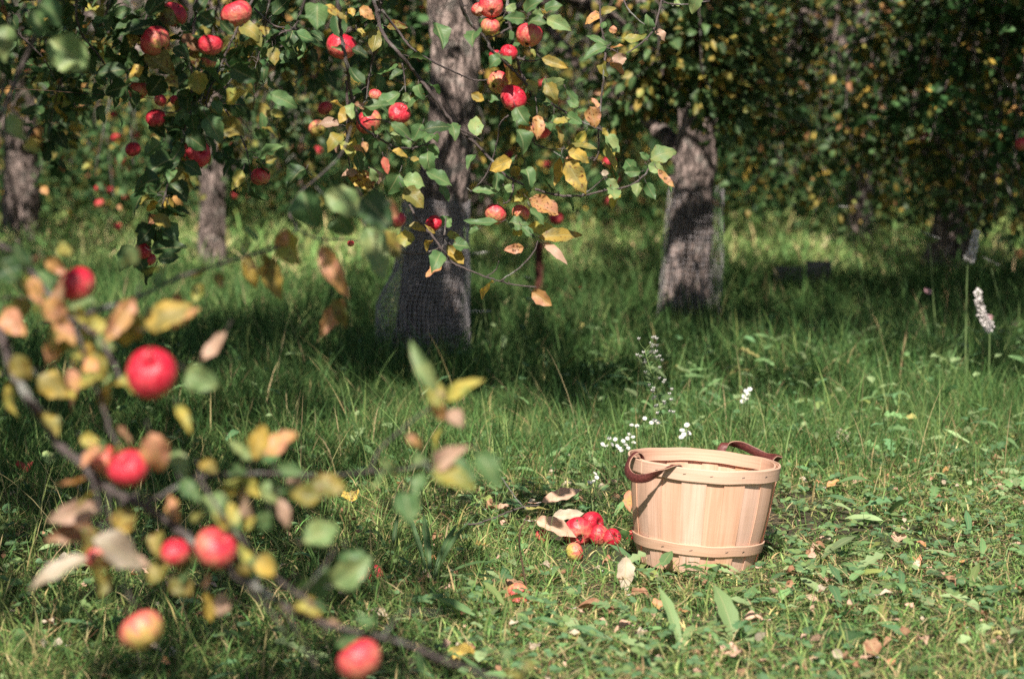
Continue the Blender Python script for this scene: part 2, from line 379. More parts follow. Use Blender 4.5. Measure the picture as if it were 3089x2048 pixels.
def tube(mb, pts, rad, sides=6, rfun=None, cap=True, c1=None):
    pts = np.asarray(pts, float); n = len(pts)
    rad = np.broadcast_to(np.asarray(rad, float), (n,))
    T = np.gradient(pts, axis=0); T /= np.linalg.norm(T, axis=1)[:, None] + 1e-9
    ref = np.array([0, 0, 1.0]) if abs(T[0, 2]) < 0.9 else np.array([1.0, 0, 0])
    A = np.cross(T, ref); 
    bad = np.linalg.norm(A, axis=1) < 0.15
    A[bad] = np.cross(T[bad], np.array([0.3, 1.0, 0.1]))
    A /= np.linalg.norm(A, axis=1)[:, None] + 1e-9
    for i in range(1, n):
        a = A[i - 1] - T[i] * np.dot(A[i - 1], T[i]); A[i] = a / (np.linalg.norm(a) + 1e-9)
    B = np.cross(T, A)
    th = np.arange(sides) / sides * 2 * math.pi
    R = rad[:, None] * np.ones((1, sides))
    if rfun is not None: R = R * rfun(pts, th)
    V = pts[:, None, :] + R[:, :, None] * (np.cos(th)[None, :, None] * A[:, None, :] + np.sin(th)[None, :, None] * B[:, None, :])
    V = V.reshape(-1, 3)
    i = np.arange(n - 1)[:, None]; j = np.arange(sides)[None, :]; j2 = (j + 1) % sides
    F = np.stack([i * sides + j, i * sides + j2, (i + 1) * sides + j2, (i + 1) * sides + j], -1).reshape(-1, 4)
    if cap:
        V = np.vstack([V, pts[0], pts[-1]])
        c = n * sides
        jj = np.arange(sides); j3 = (jj + 1) % sides
        F2 = np.stack([np.full(sides, c), j3, jj, jj], -1)
        k0 = (n - 1) * sides
        T1 = np.stack([np.full(sides, c), j3, jj], -1)
        T2 = np.stack([np.full(sides, c + 1), k0 + jj, k0 + j3], -1)
        n0 = mb.n
        col = None if c1 is None else np.tile(np.array(c1, np.float32), (len(V), 1))
        mb.add(V, F, c1=col)
        mb.t.append((np.vstack([T1, T2]) + n0).astype(np.int32))
    else:
        col = None if c1 is None else np.tile(np.array(c1, np.float32), (len(V), 1))
        mb.add(V, F, c1=col)

def add_leaves(mb, base, dirv, nrm, Ln, Wd, c1, c2, sick, curl, fold, ns=6, na=2, wave=0.0, shape='apple', rng=RNG):
    """vectorised leaves. na = half-width subdivisions"""
    base = np.asarray(base, float); k = len(base)
    if k == 0: return
    d = np.asarray(dirv, float); d = d / (np.linalg.norm(d, axis=1)[:, None] + 1e-9)
    nn = np.asarray(nrm, float); nn = nn - d * np.sum(nn * d, 1)[:, None]; nn /= np.linalg.norm(nn, axis=1)[:, None] + 1e-9
    sd = np.cross(d, nn)
    s = np.linspace(0, 1, ns + 1)
    if shape == 'apple':
        wd = np.sin(np.pi * s ** 0.85) ** 0.75 * (1 - 0.25 * s); wd[0] = 0.04; wd[-1] = 0.02
    elif shape == 'round':
        wd = np.sin(np.pi * np.clip(s, 0.02, 0.98)) ** 0.55; wd[0] = 0.1
    elif shape == 'strap':
        wd = np.clip(0.35 + 1.4 * s, 0, 1) * np.clip((1 - s) * 3.2, 0, 1) ** 0.8; wd[-1] = 0.02
    elif shape == 'lobed':
        wd = np.where(np.arange(ns + 1) % 2 == 0, 0.45, 1.0) * np.clip(0.35 + s, 0, 1); wd[-1] = 0.05; wd[0] = 0.1
    wd = wd / wd.max()
    t = np.linspace(-1, 1, 2 * na + 1)
    S, Tt = np.meshgrid(s, t, indexing='ij')
    W2 = np.repeat(wd[:, None], len(t), 1)
    Ln = np.asarray(Ln)[:, None, None]; Wd = np.asarray(Wd)[:, None, None] * 0.5
    kap = np.where(np.abs(curl) < 0.02, 0.02, curl)[:, None, None]
    al = Ln * np.sin(kap * S[None]) / kap
    no = -Ln * (1 - np.cos(kap * S[None])) / kap
    x = Wd * W2[None] * Tt[None]
    fo = np.asarray(fold)[:, None, None]
    no = no + fo * np.abs(x) 
    if wave:
        ph = rng.uniform(0, 6.28, (k, 1, 1)); ph2 = rng.uniform(0, 6.28, (k, 1, 1))
        no = no + wave * Wd * (np.abs(Tt[None]) ** 1.5) * np.sin(S[None] * 11 + ph + Tt[None] * 1.3) + wave * 0.6 * Wd * np.sin(S[None] * 5 + ph2) 
        x = x * (1 + 0.10 * np.sin(S[None] * 23 + ph2) * np.abs(Tt[None]))
    V = base[:, None, None, :] + al[..., None] * d[:, None, None, :] + no[..., None] * nn[:, None, None, :] + x[..., None] * sd[:, None, None, :]
    nv = (ns + 1) * len(t)
    V = V.reshape(k, nv, 3)
    i = np.arange(ns)[:, None] * len(t); j = np.arange(len(t) - 1)[None, :]
    F = np.stack([i + j, i + j + 1, i + len(t) + j + 1, i + len(t) + j], -1).reshape(-1, 4)
    F = (F[None] + (np.arange(k) * nv)[:, None, None]).reshape(-1, 4)
    uv = np.stack([(Tt + 1) / 2 * np.ones_like(S), S], -1).reshape(1, nv, 2) * np.ones((k, 1, 1))
    C1 = np.repeat(np.concatenate([c1, np.ones((k, 1))], 1)[:, None, :], nv, 1)
    C2 = np.repeat(np.concatenate([c2, np.asarray(sick)[:, None]], 1)[:, None, :], nv, 1)
    mb.add(V.reshape(-1, 3), F, C1.reshape(-1, 4), C2.reshape(-1, 4), uv.reshape(-1, 2))

def add_blades(mb, base, hvec, bend, width, col, ns=4, rng=RNG):
    base = np.asarray(base, float); k = len(base)
    s = np.linspace(0, 1, ns + 1)
    az = rng.uniform(0, 2 * math.pi, k)
    side = np.stack([np.cos(az), np.sin(az), np.zeros(k)], 1)
    prof = np.array([0.8 + 0.2 * min(1, 3 * q) if q < 0.6 else (1 - q) / 0.4 for q in s]); prof[-1] = 0.03
    ctr = base[:, None, :] + hvec[:, None, :] * s[None, :, None] + bend[:, None, :] * (s ** 2.1)[None, :, None]
    V = np.stack([ctr - side[:, None, :] * (width[:, None, None] * 0.5 * prof[None, :, None]),
                  ctr + side[:, None, :] * (width[:, None, None] * 0.5 * prof[None, :, None])], 2)
    nv = (ns + 1) * 2
    V = V.reshape(k, nv, 3)
    i = np.arange(ns) * 2
    F = np.stack([i, i + 1, i + 3, i + 2], -1)
    F = (F[None] + (np.arange(k) * nv)[:, None, None]).reshape(-1, 4)
    C1 = np.repeat(np.concatenate([col, np.ones((k, 1))], 1)[:, None, :], nv, 1).reshape(-1, 4)
    mb.add(V.reshape(-1, 3), F, C1)

def box(mb, c, s, rotz=0, c1=None):
    x, y, z = (q / 2 for q in s)
    V = np.array([[-x, -y, -z], [x, -y, -z], [x, y, -z], [-x, y, -z], [-x, -y, z], [x, -y, z], [x, y, z], [-x, y, z]])
    cr, sr = math.cos(rotz), math.sin(rotz)
    R = np.array([[cr, -sr, 0], [sr, cr, 0], [0, 0, 1]])
    mb.add(V @ R.T + np.array(c), [[0, 3, 2, 1], [4, 5, 6, 7], [0, 1, 5, 4], [1, 2, 6, 5], [2, 3, 7, 6], [3, 0, 4, 7]], c1=c1)

PAL = {
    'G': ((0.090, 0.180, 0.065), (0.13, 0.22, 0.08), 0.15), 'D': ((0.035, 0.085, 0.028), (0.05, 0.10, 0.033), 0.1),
    'L': ((0.20, 0.30, 0.12), (0.28, 0.34, 0.13), 0.2), 'V': ((0.30, 0.32, 0.08), (0.48, 0.38, 0.08), 0.5),
    'Y': ((0.58, 0.39, 0.08), (0.30, 0.24, 0.07), 0.6), 'O': ((0.56, 0.30, 0.11), (0.60, 0.28, 0.17), 0.6),
    'P': ((0.52, 0.32, 0.23), (0.58, 0.38, 0.28), 0.3), 'T': ((0.50, 0.42, 0.32), (0.42, 0.33, 0.24), 0.3),
    'X': ((0.20, 0.19, 0.05), (0.34, 0.26, 0.06), 0.7), 'R': ((0.50, 0.07, 0.06), (0.55, 0.15, 0.1), 0.2),
    'B': ((0.30, 0.14, 0.08), (0.38, 0.22, 0.13), 0.4),
}
def palette(keys, probs, n, rng=RNG, jit=0.18):
    idx = rng.choice(len(keys), n, p=np.array(probs) / sum(probs))
    a = np.array([PAL[k][0] for k in keys])[idx]; b = np.array([PAL[k][1] for k in keys])[idx]
    s = np.array([PAL[k][2] for k in keys])[idx]
    j = 1 + rng.normal(0, jit, (n, 1))
    j = np.clip(j, 0.5, 1.7)
    return a * j, b * j, np.clip(s * rng.uniform(0, 1.5, n), 0, 1)

# ------------------------------------------------------------------ where the sun reaches the ground (gaps cut into the crowns to let it through)
def keep_prob(x, y):
    """share of overhead leaves kept, by where their shadow falls on the ground"""
    k = np.full(x.shape, 0.96)
    def zone(x0, x1, y0, y1, v, soft=0.35):
        nonlocal k
        m = (np.clip((x - x0) / soft, 0, 1) * np.clip((x1 - x) / soft, 0, 1) * np.clip((y - y0) / soft, 0, 1) * np.clip((y1 - y) / soft, 0, 1))
        m = np.clip(m * 1.6, 0, 1)
        k = k * (1 - m) + v * m
    y = y + .55 * np.sin(x * 2.7 + .6) * np.clip((y - 7) / 1, 0, 1) + .2 * np.sin(x * 7.1)* np.clip((y - 7) / 1, 0, 1)
    zone(-9, 9, -3, 4.15, 0.01)
    zone(-3, -.1, 4.2, 8.8, 0.9)
    k = np.where((x < -.2) & (y < 9) & (np.sin(x * 13 + 2 * np.sin(y * 9)) * np.sin(y * 11 + x * 4) > .25), k * .3, k)
    zone(-0.25, 9, 3.8, 8.5, 0.004)
    zone(-0.62, 9, 5.9, 8.3, 0.004)
    zone(-1.15, -0.35, 7.6, 9.0, 0.15)
    zone(-3.0, -0.55, 12.3, 19, 0.03, 0.8)
    zone(-3.0, -.85, 11.0, 13, .04)
    zone(0.1, 0.7, 12.6, 18.5, 0.05)
    zone(1.25, 2.5, 13.5, 18.5, 0.08)
    zone(1.7, 6, 8.5, 11.5, 0.3, 0.8)
    zone(-0.62, 0.05, 10.2, 11.3, 0.12, 0.12)
    zone(.45, 1.25, 11.9, 13.2, .02, .15)
    zone(-9, 9, 24, 60, 0.6)
    # irregular dapples everywhere
    dap = np.sin(x * 5.1 + 1.3 * np.sin(y * 2.3)) * np.sin(y * 3.7 + 1.1 * np.sin(x * 3.1))
    k = np.where(dap > 0.62, k * 0.3, k)
    return k
def sun_keep(pos, rng):
    gx = pos[:, 0] + SX * pos[:, 2]; gy = pos[:, 1] + SY * pos[:, 2]
    return rng.uniform(0, 1, len(pos)) < keep_prob(gx, gy)

# ------------------------------------------------------------------ ground
def build_ground():
    xs = np.concatenate([np.linspace(-90, -6, 22)[:-1], np.linspace(-6, 6, 161), np.linspace(6, 90, 22)[1:]])
    ys = np.concatenate([np.linspace(-30, 0, 12)[:-1], np.linspace(0, 20, 240), np.linspace(20, 160, 30)[1:]])
    X, Y = np.meshgrid(xs, ys, indexing='ij')
    Z = hgt(X, Y) - 0.004
    V = np.stack([X, Y, Z], -1).reshape(-1, 3)
    ny = len(ys)
    i = np.arange(len(xs) - 1)[:, None]; j = np.arange(ny - 1)[None, :]
    F = np.stack([i * ny + j, (i + 1) * ny + j, (i + 1) * ny + j + 1, i * ny + j + 1], -1).reshape(-1, 4)
    mb = MB(); mb.add(V, F)
    o = mb.build('ground', M['soil']); tag(o, kind='structure')
build_ground()

def blob(x, y, f, s):
    return np.sin(x * f + s) * np.sin(y * f * 0.8 + s * 2.1) + 0.6 * np.sin(x * f * 2.3 + y * f * 1.7 + s)

GCOL = np.array([[0.062, 0.130, 0.042], [0.095, 0.185, 0.058], [0.15, 0.245, 0.08], [0.25, 0.31, 0.11], [0.48, 0.38, 0.20]])
def grass_cols(n, probs, rng):
    c = GCOL[rng.choice(5, n, p=np.array(probs) / sum(probs))]
    return c * np.clip(1 + rng.normal(0, 0.22, (n, 1)), 0.5, 1.7) * (1 + rng.normal(0, 0.05, (n, 3)))

def scatter(n, y0, y1, rng, wk=0.30, w0=0.55, xr=None):
    y = rng.uniform(y0, y1, n); hw = wk * y + w0
    x = rng.uniform(-1, 1, n) * hw
    # uniform density: reject
    k = rng.uniform(0, 1, n) < hw / (wk * y1 + w0)
    x, y = x[k], y[k]
    if xr is not None:
        q = (x > xr[0]) & (x < xr[1]); x, y = x[q], y[q]
    return x, y
def off_basket(x, y, r=0.138):
    clear = (x > .05) & (x < .27) & (y > 5.55) & (y < 6.12) & (r > .138)      # the windfalls lie in a worn spot
    return (np.hypot(x - 0.435, y - 5.73) > r) & ~clear

def build_grass():
    rng = np.random.default_rng(11)
    mb = MB()
    # trampled short turf in front (0..8 m)
    x, y = scatter(240000, 3.9, 8.6, rng)
    k = off_basket(x, y); x, y = x[k], y[k]
    thin = (blob(x, y, 2.6, 0.4) > 0.55) & (x > 0.1)
    k = ~(thin & (rng.uniform(0, 1, len(x)) < 0.72)); x, y = x[k], y[k]
    n = len(x)
    left = np.clip((-x + 0.15) / 0.6, 0, 1)
    h = rng.gamma(5, 0.0070, n) * (1 + 0.9 * left) * (1 + 0.5 * np.clip((y - 6.6) / 1.5, 0, 1)) * (1 + 0.25 * blob(x, y, 3.7, 2))
    h = np.clip(h, 0.012, 0.14)
    az = rng.uniform(0, 6.28, n); az = az + 0.8 * blob(x, y, 1.9, 5)
    lean = rng.uniform(0.15, 1.15, n)
    hv = np.stack([np.cos(az) * h * lean * 0.5, np.sin(az) * h * lean * 0.5, h * np.clip(1.1 - lean * 0.55, 0.25, 1)], 1)
    az2 = az + rng.normal(0, 0.7, n)
    bd = np.stack([np.cos(az2) * h * lean, np.sin(az2) * h * lean, -h * lean * 0.38], 1)
    c = grass_cols(n, [1.4, 2.6, 3.6, 3.0, 2.2], rng) * np.where(x > -.15, 1.15, .9)[:, None] * np.array([1.05, 1.07, 1.0])  # turf colour lightened on the sunny right, darkened on the shaded left
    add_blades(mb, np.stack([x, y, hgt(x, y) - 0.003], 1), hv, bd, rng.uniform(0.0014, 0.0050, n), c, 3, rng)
    # long flattened blades
    x, y = scatter(9000, 4.0, 8.8, rng)
    k = off_basket(x, y, .2) & (rng.uniform(0, 1, len(x)) < np.clip(.55 + .5 * blob(x, y, 2.2, 4.4), .1, 1)); x, y = x[k], y[k]
    n = len(x); h = rng.uniform(.05, .17, n); az = rng.uniform(0, 6.28, n) + .9 * blob(x, y, 1.4, 2)
    hv = np.stack([np.cos(az) * h * .6, np.sin(az) * h * .6, h * .42], 1); az2 = az + rng.normal(0, .4, n)
    bd = np.stack([np.cos(az2) * h * .6, np.sin(az2) * h * .6, -h * .30], 1)
    add_blades(mb, np.stack([x, y, hgt(x, y)], 1), hv, bd, rng.uniform(.003, .0075, n), grass_cols(n, [.6, 2, 3.5, 4, .8], rng) * 1.15, 6, rng)
    # medium turf left and behind the basket
    x, y = scatter(120000, 6.6, 9.6, rng)
    k = off_basket(x, y, 0.3) & (rng.uniform(0, 1, len(x)) < np.clip((y - 6.4) / 1.6 + np.clip(-x * 0.6, 0, 0.6), 0, 1)); x, y = x[k], y[k]
    n = len(x)
    h = rng.gamma(7, 0.016, n) * (1 + 0.3 * blob(x, y, 2.2, 1)); h = np.clip(h, 0.03, 0.26)
    az = rng.uniform(0, 6.28, n); lean = rng.uniform(0.1, 0.9, n)
    hv = np.stack([np.cos(az) * h * lean * 0.35, np.sin(az) * h * lean * 0.35, h], 1)
    bd = np.stack([np.cos(az) * h * lean * 0.8, np.sin(az) * h * lean * 0.8, -h * lean * 0.45], 1)
    add_blades(mb, np.stack([x, y, hgt(x, y) - 0.003], 1), hv, bd, rng.uniform(0.0015, 0.0038, n), grass_cols(n, [4, 4, 2.5, 1, 0.35], rng), 4, rng)
    # tall grass under the trees
    x, y = scatter(150000, 8.8, 14.5, rng)
    n = len(x)
    h = rng.gamma(8, 0.022, n) * (1 + 0.25 * blob(x, y, 1.6, 3)); h = np.clip(h, 0.05, 0.36)
    az = rng.uniform(0, 6.28, n); lean = rng.uniform(0.1, 0.9, n)
    hv = np.stack([np.cos(az) * h * lean * 0.35, np.sin(az) * h * lean * 0.35, h], 1)
    bd = np.stack([np.cos(az) * h * lean * 0.8, np.sin(az) * h * lean * 0.8, -h * lean * 0.5], 1)
    add_blades(mb, np.stack([x, y, hgt(x, y) - 0.003], 1), hv, bd, rng.uniform(0.003, 0.006, n), grass_cols(n, [4, 4, 2.5, 1.2, 0.3], rng), 4, rng)
    # far grass, strawy and with colours raised to look sunlit
    x, y = scatter(150000, 14, 36, rng, 0.34, 1.5)
    n = len(x)
    h = np.clip(rng.gamma(7, 0.025, n), 0.05, 0.36)
    az = rng.uniform(0, 6.28, n); lean = rng.uniform(0.1, 0.9, n)
    hv = np.stack([np.cos(az) * h * lean * 0.4, np.sin(az) * h * lean * 0.4, h * 0.9], 1)
    bd = np.stack([np.cos(az) * h * lean, np.sin(az) * h * lean, -h * lean * 0.4], 1)
    add_blades(mb, np.stack([x, y, hgt(x, y) - 0.003], 1), hv, bd, rng.uniform(0.008, 0.016, n), grass_cols(n, [.6, 2, 4, 4.4, 1.6], rng) * 1.7, 3, rng)
    # wiry flowering stalks standing out of the turf
    x, y = scatter(2200, 5.0, 11, rng)
    k = off_basket(x, y, 0.3) & ((x < 0.1) | (y > 6.6)); x, y = x[k], y[k]
    n = len(x); h = rng.uniform(0.15, 0.38, n); az = rng.uniform(0, 6.28, n); lean = rng.uniform(0.1, 0.9, n)
    hv = np.stack([np.cos(az) * h * lean * 0.5, np.sin(az) * h * lean * 0.5, h], 1)
    bd = np.stack([np.cos(az) * h * lean * 0.5, np.sin(az) * h * lean * 0.5, -h * lean * 0.3], 1)
    add_blades(mb, np.stack([x, y, hgt(x, y)], 1), hv, bd, np.full(n, 0.0018), grass_cols(n, [0, 1, 3, 4, 2], rng) * 1.2, 6, rng)
    o = mb.build('grass', M['grass']); tag(o, 'green orchard grass, trampled short around the basket and tall under the trees', 'grass', kind='stuff')

    # straw clippings lying on the turf
    mb = MB()
    x, y = scatter(26000, 4.0, 8.2, rng); k = off_basket(x, y, 0.17) & (rng.uniform(0, 1, len(x)) < np.where(x > 0, 1, 0.45)); x, y = x[k], y[k]
    n = len(x); ln = rng.uniform(0.03, 0.13, n); az = rng.uniform(0, 6.28, n)
    z = hgt(x, y) + rng.uniform(0.01, 0.05, n)
    hv = np.stack([np.cos(az) * ln, np.sin(az) * ln, rng.normal(0, 0.012, n)], 1)
    bd = np.stack([rng.normal(0, 0.012, n), rng.normal(0, 0.012, n), -np.abs(rng.normal(0, 0.008, n))], 1)
    pc = np.array([[0.50, 0.40, 0.22], [0.38, 0.26, 0.14], [0.30, 0.32, 0.13], [0.20, 0.10, 0.06]])[rng.choice(4, n, p=[.4, .25, .25, .1])]
    add_blades(mb, np.stack([x, y, z], 1), hv, bd, rng.uniform(0.0012, 0.0034, n), pc * np.clip(1 + rng.normal(0, .2, (n, 1)), .5, 1.5), 4, rng)
    tag(mb.build('dry_clippings', M['grass']), 'straw coloured dry grass clippings scattered over the trampled turf', 'clippings', kind='stuff')

    # clover and small weed leaves
    mb = MB()
    x, y = scatter(15000, 4.0, 9.6, rng)
    pr = np.clip(0.35 + 0.45 * blob(x, y, 2.9, 1.7), 0.05, 1) * np.where(x > -0.1, 1, 0.35)
    k = off_basket(x, y, 0.19) & (rng.uniform(0, 1, len(x)) < pr); x, y = x[k], y[k]
    n = len(x); z = hgt(x, y) + rng.uniform(0.018, 0.06, n)
    a0 = rng.uniform(0, 6.28, n); tilt = rng.normal(0, 0.3, (n, 2)); sz = rng.uniform(0.009, 0.02, n)
    for q in range(3):
        az = a0 + q * 2.094
        d = np.stack([np.cos(az), np.sin(az), rng.normal(0.05, 0.2, n)], 1)
        nn = np.stack([tilt[:, 0], tilt[:, 1] - 0.25, np.ones(n)], 1)
        c = np.array([[0.10, 0.20, 0.09], [0.13, 0.24, 0.10], [0.17, 0.26, 0.09]])[rng.integers(0, 3, n)] * np.clip(1 + rng.normal(0, .2, (n, 1)), .5, 1.5)
        add_leaves(mb, np.stack([x, y, z], 1), d, nn, sz, sz * 0.95, c, c, np.zeros(n), rng.normal(0.2, 0.3, n), np.full(n, 0.25), 4, 1, shape='round', rng=rng)
    # broader basal leaves, some lobed
    for shape, cnt, L0, L1, ws in (('strap', 2800, 0.03, 0.11, 0.22), ('lobed', 1700, 0.03, 0.09, 0.42), ('round', 2200, 0.014, 0.032, 0.85), ('apple', 800, .03, .06, .5)):
        x, y = scatter(int(cnt * 2.6), 4.0, 10.2, rng)
        k = off_basket(x, y, 0.17) & (rng.uniform(0, 1, len(x)) < np.clip(.5 + .5 * blob(x, y, 3.1, cnt % 7), .08, 1)) & (rng.uniform(0, 1, len(x)) < np.where(x > -0.1 + .35 * (y > 7), 1, 0.3)); x, y = x[k], y[k]
        n = len(x); az = rng.uniform(0, 6.28, n)
        d = np.stack([np.cos(az), np.sin(az), rng.uniform(0.0, 0.9, n)], 1)
        nn = np.stack([rng.normal(0, .3, n), rng.normal(-0.2, .3, n), np.ones(n)], 1)
        ln = rng.uniform(L0, L1, n)
        c = np.array([[0.11, 0.23, 0.10], [0.16, 0.29, 0.11], [0.27, 0.37, 0.17]])[rng.integers(0, 3, n)] * np.clip(1 + rng.normal(0, .28, (n, 1)), .5, 1.9)
        c = np.where(rng.uniform(0, 1, (n, 1)) < .07, c * [1.6, 1.05, .8], c)
        add_leaves(mb, np.stack([x, y, hgt(x, y) + rng.uniform(0.004, 0.035, n) + np.clip(y - 6.5, 0, 2) * rng.uniform(0, .075, n)], 1), d, nn, ln, ln * ws, c, c * 1.1, np.zeros(n), rng.uniform(0.2, 1.2, n), np.full(n, 0.25), 8, 1, wave=0.12, shape=shape, rng=rng)
    tag(mb.build('ground_cover', M['weed']), 'clover and small broad weed leaves mixed into the turf', 'ground cover', kind='stuff')

    # brown leaf crumbs
    mb = MB()
    x, y = scatter(3400, 4.0, 8.6, rng); k = off_basket(x, y, 0.19) & (rng.uniform(0, 1, len(x)) < np.where(x > 0, 1, 0.5)); x, y = x[k], y[k]
    n = len(x); az = rng.uniform(0, 6.28, n); ln = rng.uniform(0.008, 0.03, n)
    a, b, s = palette(['P', 'B', 'T', 'O'], [3, 4, 2, 1], n, rng)
    add_leaves(mb, np.stack([x, y, hgt(x, y) + rng.uniform(0.01, 0.04, n)], 1), np.stack([np.cos(az), np.sin(az), rng.normal(0, .3, n)], 1),
               rng.normal(0, .5, (n, 3)) + [0, 0, 1], ln, ln * 0.6, a, b, s, rng.normal(0.3, 1.0, n), rng.uniform(0, .8, n), 4, 1, wave=0.3, rng=rng)
    tag(mb.build('leaf_litter', M['dry']), 'small crumbs of dead brown leaves lying in the turf', 'leaf litter', kind='stuff')
build_grass()

# ------------------------------------------------------------------ trees
def trunk_r(seed, amp=0.14):
    rg = np.random.default_rng(seed); ph = rg.uniform(0, 6.28, 6)
    def f(pts, th):
        z = pts[:, 2][:, None]; t = th[None, :]
        r = 1 + amp * (0.5 * np.sin(2 * t + ph[0] + z * 1.2) + 0.4 * np.sin(3 * t + ph[1] - z * 2.1) + 0.3 * np.sin(7 * t + ph[2] + z * 3) + 0.22 * np.sin(13 * t + ph[3] + 4 * np.sin(z * 5)) + 0.2 * np.sin(z * 17 + ph[4] + 2 * t) + 0.16 * np.sin(z * 41 + 5 * t + 3 * np.sin(z * 9)) + .15 * np.sin(23 * t + 5 * np.sin(z * 8 + t)) * (.6 + .4 * np.sin(z * 31 + 9 * t)))
        return r
    return f

def make_tree(label, base, seed, R=3.2, H=4.2, fork=1.3, r0=0.11, zlow=0.8, nlimb=7, nsub=11, ntwig=6, nleaf=32,
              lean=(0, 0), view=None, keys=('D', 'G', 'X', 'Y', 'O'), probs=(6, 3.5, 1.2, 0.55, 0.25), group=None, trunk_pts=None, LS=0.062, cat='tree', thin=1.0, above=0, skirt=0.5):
    rng = np.random.default_rng(seed)
    bx, by = base; bz = float(hgt(bx, by))
    root = empty('apple_tree', label, cat, group, (bx, by, bz))
    O = np.array([bx, by, bz])
    if trunk_pts is None:
        tp = np.array([[0, 0, -0.05], [lean[0] * .3, lean[1] * .3, fork * .35], [lean[0] * .7, lean[1] * .7, fork * .7], [lean[0], lean[1], fork], [lean[0] * 1.3, lean[1] * 1.2, fork + 0.5], [lean[0] * 1.5, lean[1], H * 0.75]])
        tr = np.array([r0 * 1.15, r0 * 1.02, r0 * .92, r0 * .9, r0 * .6, r0 * .2])
    else:
        tp = np.array([q[:3] for q in trunk_pts]); tr = np.array([q[3] for q in trunk_pts])
    p, r = smooth_path(tp, tr, 20)
    mb = MB(); tube(mb, p, r, 64, trunk_r(seed, .17))
    mb.build('trunk', M['bark'], root)
    fk = np.array([np.interp(fork, tp[:, 2], tp[:, a]) for a in range(3)])
    lm = MB(); lf = MB()
    LB, LD = [], []
    def zl(p):                                 # lowest height the twigs reach there (nearest trees: held above the view, the unseen crown still shades)
        y = p[1] + by
        return max(zlow, CAMZ - bz + .05 * y + .13) if 0 < y < above else zlow
    def ok(w):
        w = np.atleast_2d(w)
        kp = keep_prob(w[:, 0] + SX * w[:, 2], w[:, 1] + SY * w[:, 2])
        if np.mean(kp < .06) > .3: return False
        return True if view is None else view(w)
    for i in range(nlimb):
        az = 2 * math.pi * (i + rng.uniform(-.25, .25)) / nlimb
        rr = R * rng.uniform(0.62, 0.85); zt = H * rng.uniform(0.55, 0.85)
        d = np.array([math.cos(az), math.sin(az), 0])
        st = np.array([fk[0], fk[1], fork * rng.uniform(.9, 1.25)])
        pts = np.array([st, st + d * rr * .3 + [0, 0, (zt - fork) * .45], st + d * rr * .65 + [0, 0, (zt - fork) * .8] + rng.normal(0, .12, 3), d * rr + [st[0], st[1], zt] + rng.normal(0, .15, 3)])
        pp, pr = smooth_path(pts, [r0 * .55, r0 * .42, r0 * .26, r0 * .1], 6, 0.25, rng)
        tube(lm, pp, pr, 8)
        for j in range(nsub):
            t = rng.uniform(0.25, 1.0); q = pp[int(t * (len(pp) - 1))]
            a2 = az + rng.normal(0, 0.75); L = R * rng.uniform(0.22, 0.5)
            d2 = np.array([math.cos(a2), math.sin(a2), 0])
            up = rng.uniform(-0.35, 0.6)
            e = q + d2 * L + [0, 0, up * L]
            drop = (rng.uniform(0.1, 0.9) * (0.55 + 0.45 * rng.uniform()) if rng.uniform() > skirt else rng.uniform(.7, 1)) * max(0, e[2] - zl(e))
            f = e + d2 * L * .35 + [0, 0, -drop]
            if f[2] < zl(f): f[2] = zl(f) + rng.uniform(0, .3)
            if e[2] < zl(e): e[2] = zl(e) + .05
            sp = np.array([q, q + d2 * L * .5 + [0, 0, up * L * .7], e, (e + f) / 2 + d2 * .05, f])
            s2, r2 = smooth_path(sp, [r0 * .18, .012, .008, .006, .003], 3, 0.4, rng)
            if not ok(s2 + O): continue
            tube(lm, s2, r2, 4, cap=False)
            for k in range(ntwig):
                u = rng.uniform(.3, 1); b0 = s2[int(u * (len(s2) - 1))]
                dd = rng.normal(0, 1, 3); dd[2] = -abs(dd[2]) * .8 + .2; dd /= np.linalg.norm(dd)
                tl = rng.uniform(.18, .5)
                t3 = b0 + dd * tl; t3[2] = max(t3[2] - .08, zl(t3) - .02)
                mid = (b0 + t3) / 2 + rng.normal(0, .03, 3) + [0, 0, .03]
                tpth = np.array([b0, mid, t3])
                if not ok(tpth + O): continue
                tube(lm, tpth, [.004, .003, .0018], 3, cap=False)
                nl = max(3, int(nleaf * tl / .34))
                w = rng.uniform(0, 1, nl)[:, None]
                pos = np.where(w < .5, b0 + (mid - b0) * (w * 2), mid + (t3 - mid) * (w * 2 - 1)) + rng.normal(0, .028, (nl, 3))
                LB.append(pos); LD.append(np.repeat(dd[None], nl, 0))
    LB = np.concatenate(LB); LD = np.concatenate(LD)
    k = sun_keep(LB + O, rng) & (rng.uniform(0, 1, len(LB)) < thin)
    LB, LD = LB[k], LD[k]
    n = len(LB); print('leaves', label[:40], n)
    d = LD * .5 + rng.normal(0, .7, (n, 3)); d[:, 2] -= .25
    nn = rng.normal(0, .6, (n, 3)); nn[:, 2] += .7; nn[:, 1] -= .3
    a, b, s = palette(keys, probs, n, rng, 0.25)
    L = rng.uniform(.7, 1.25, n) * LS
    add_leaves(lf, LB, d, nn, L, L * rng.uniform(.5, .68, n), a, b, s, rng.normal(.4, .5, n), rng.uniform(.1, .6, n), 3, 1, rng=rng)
    lm.build('limbs', M['bark'], root)
    lf.build('crown', M['leaf_far'], root)
    return root

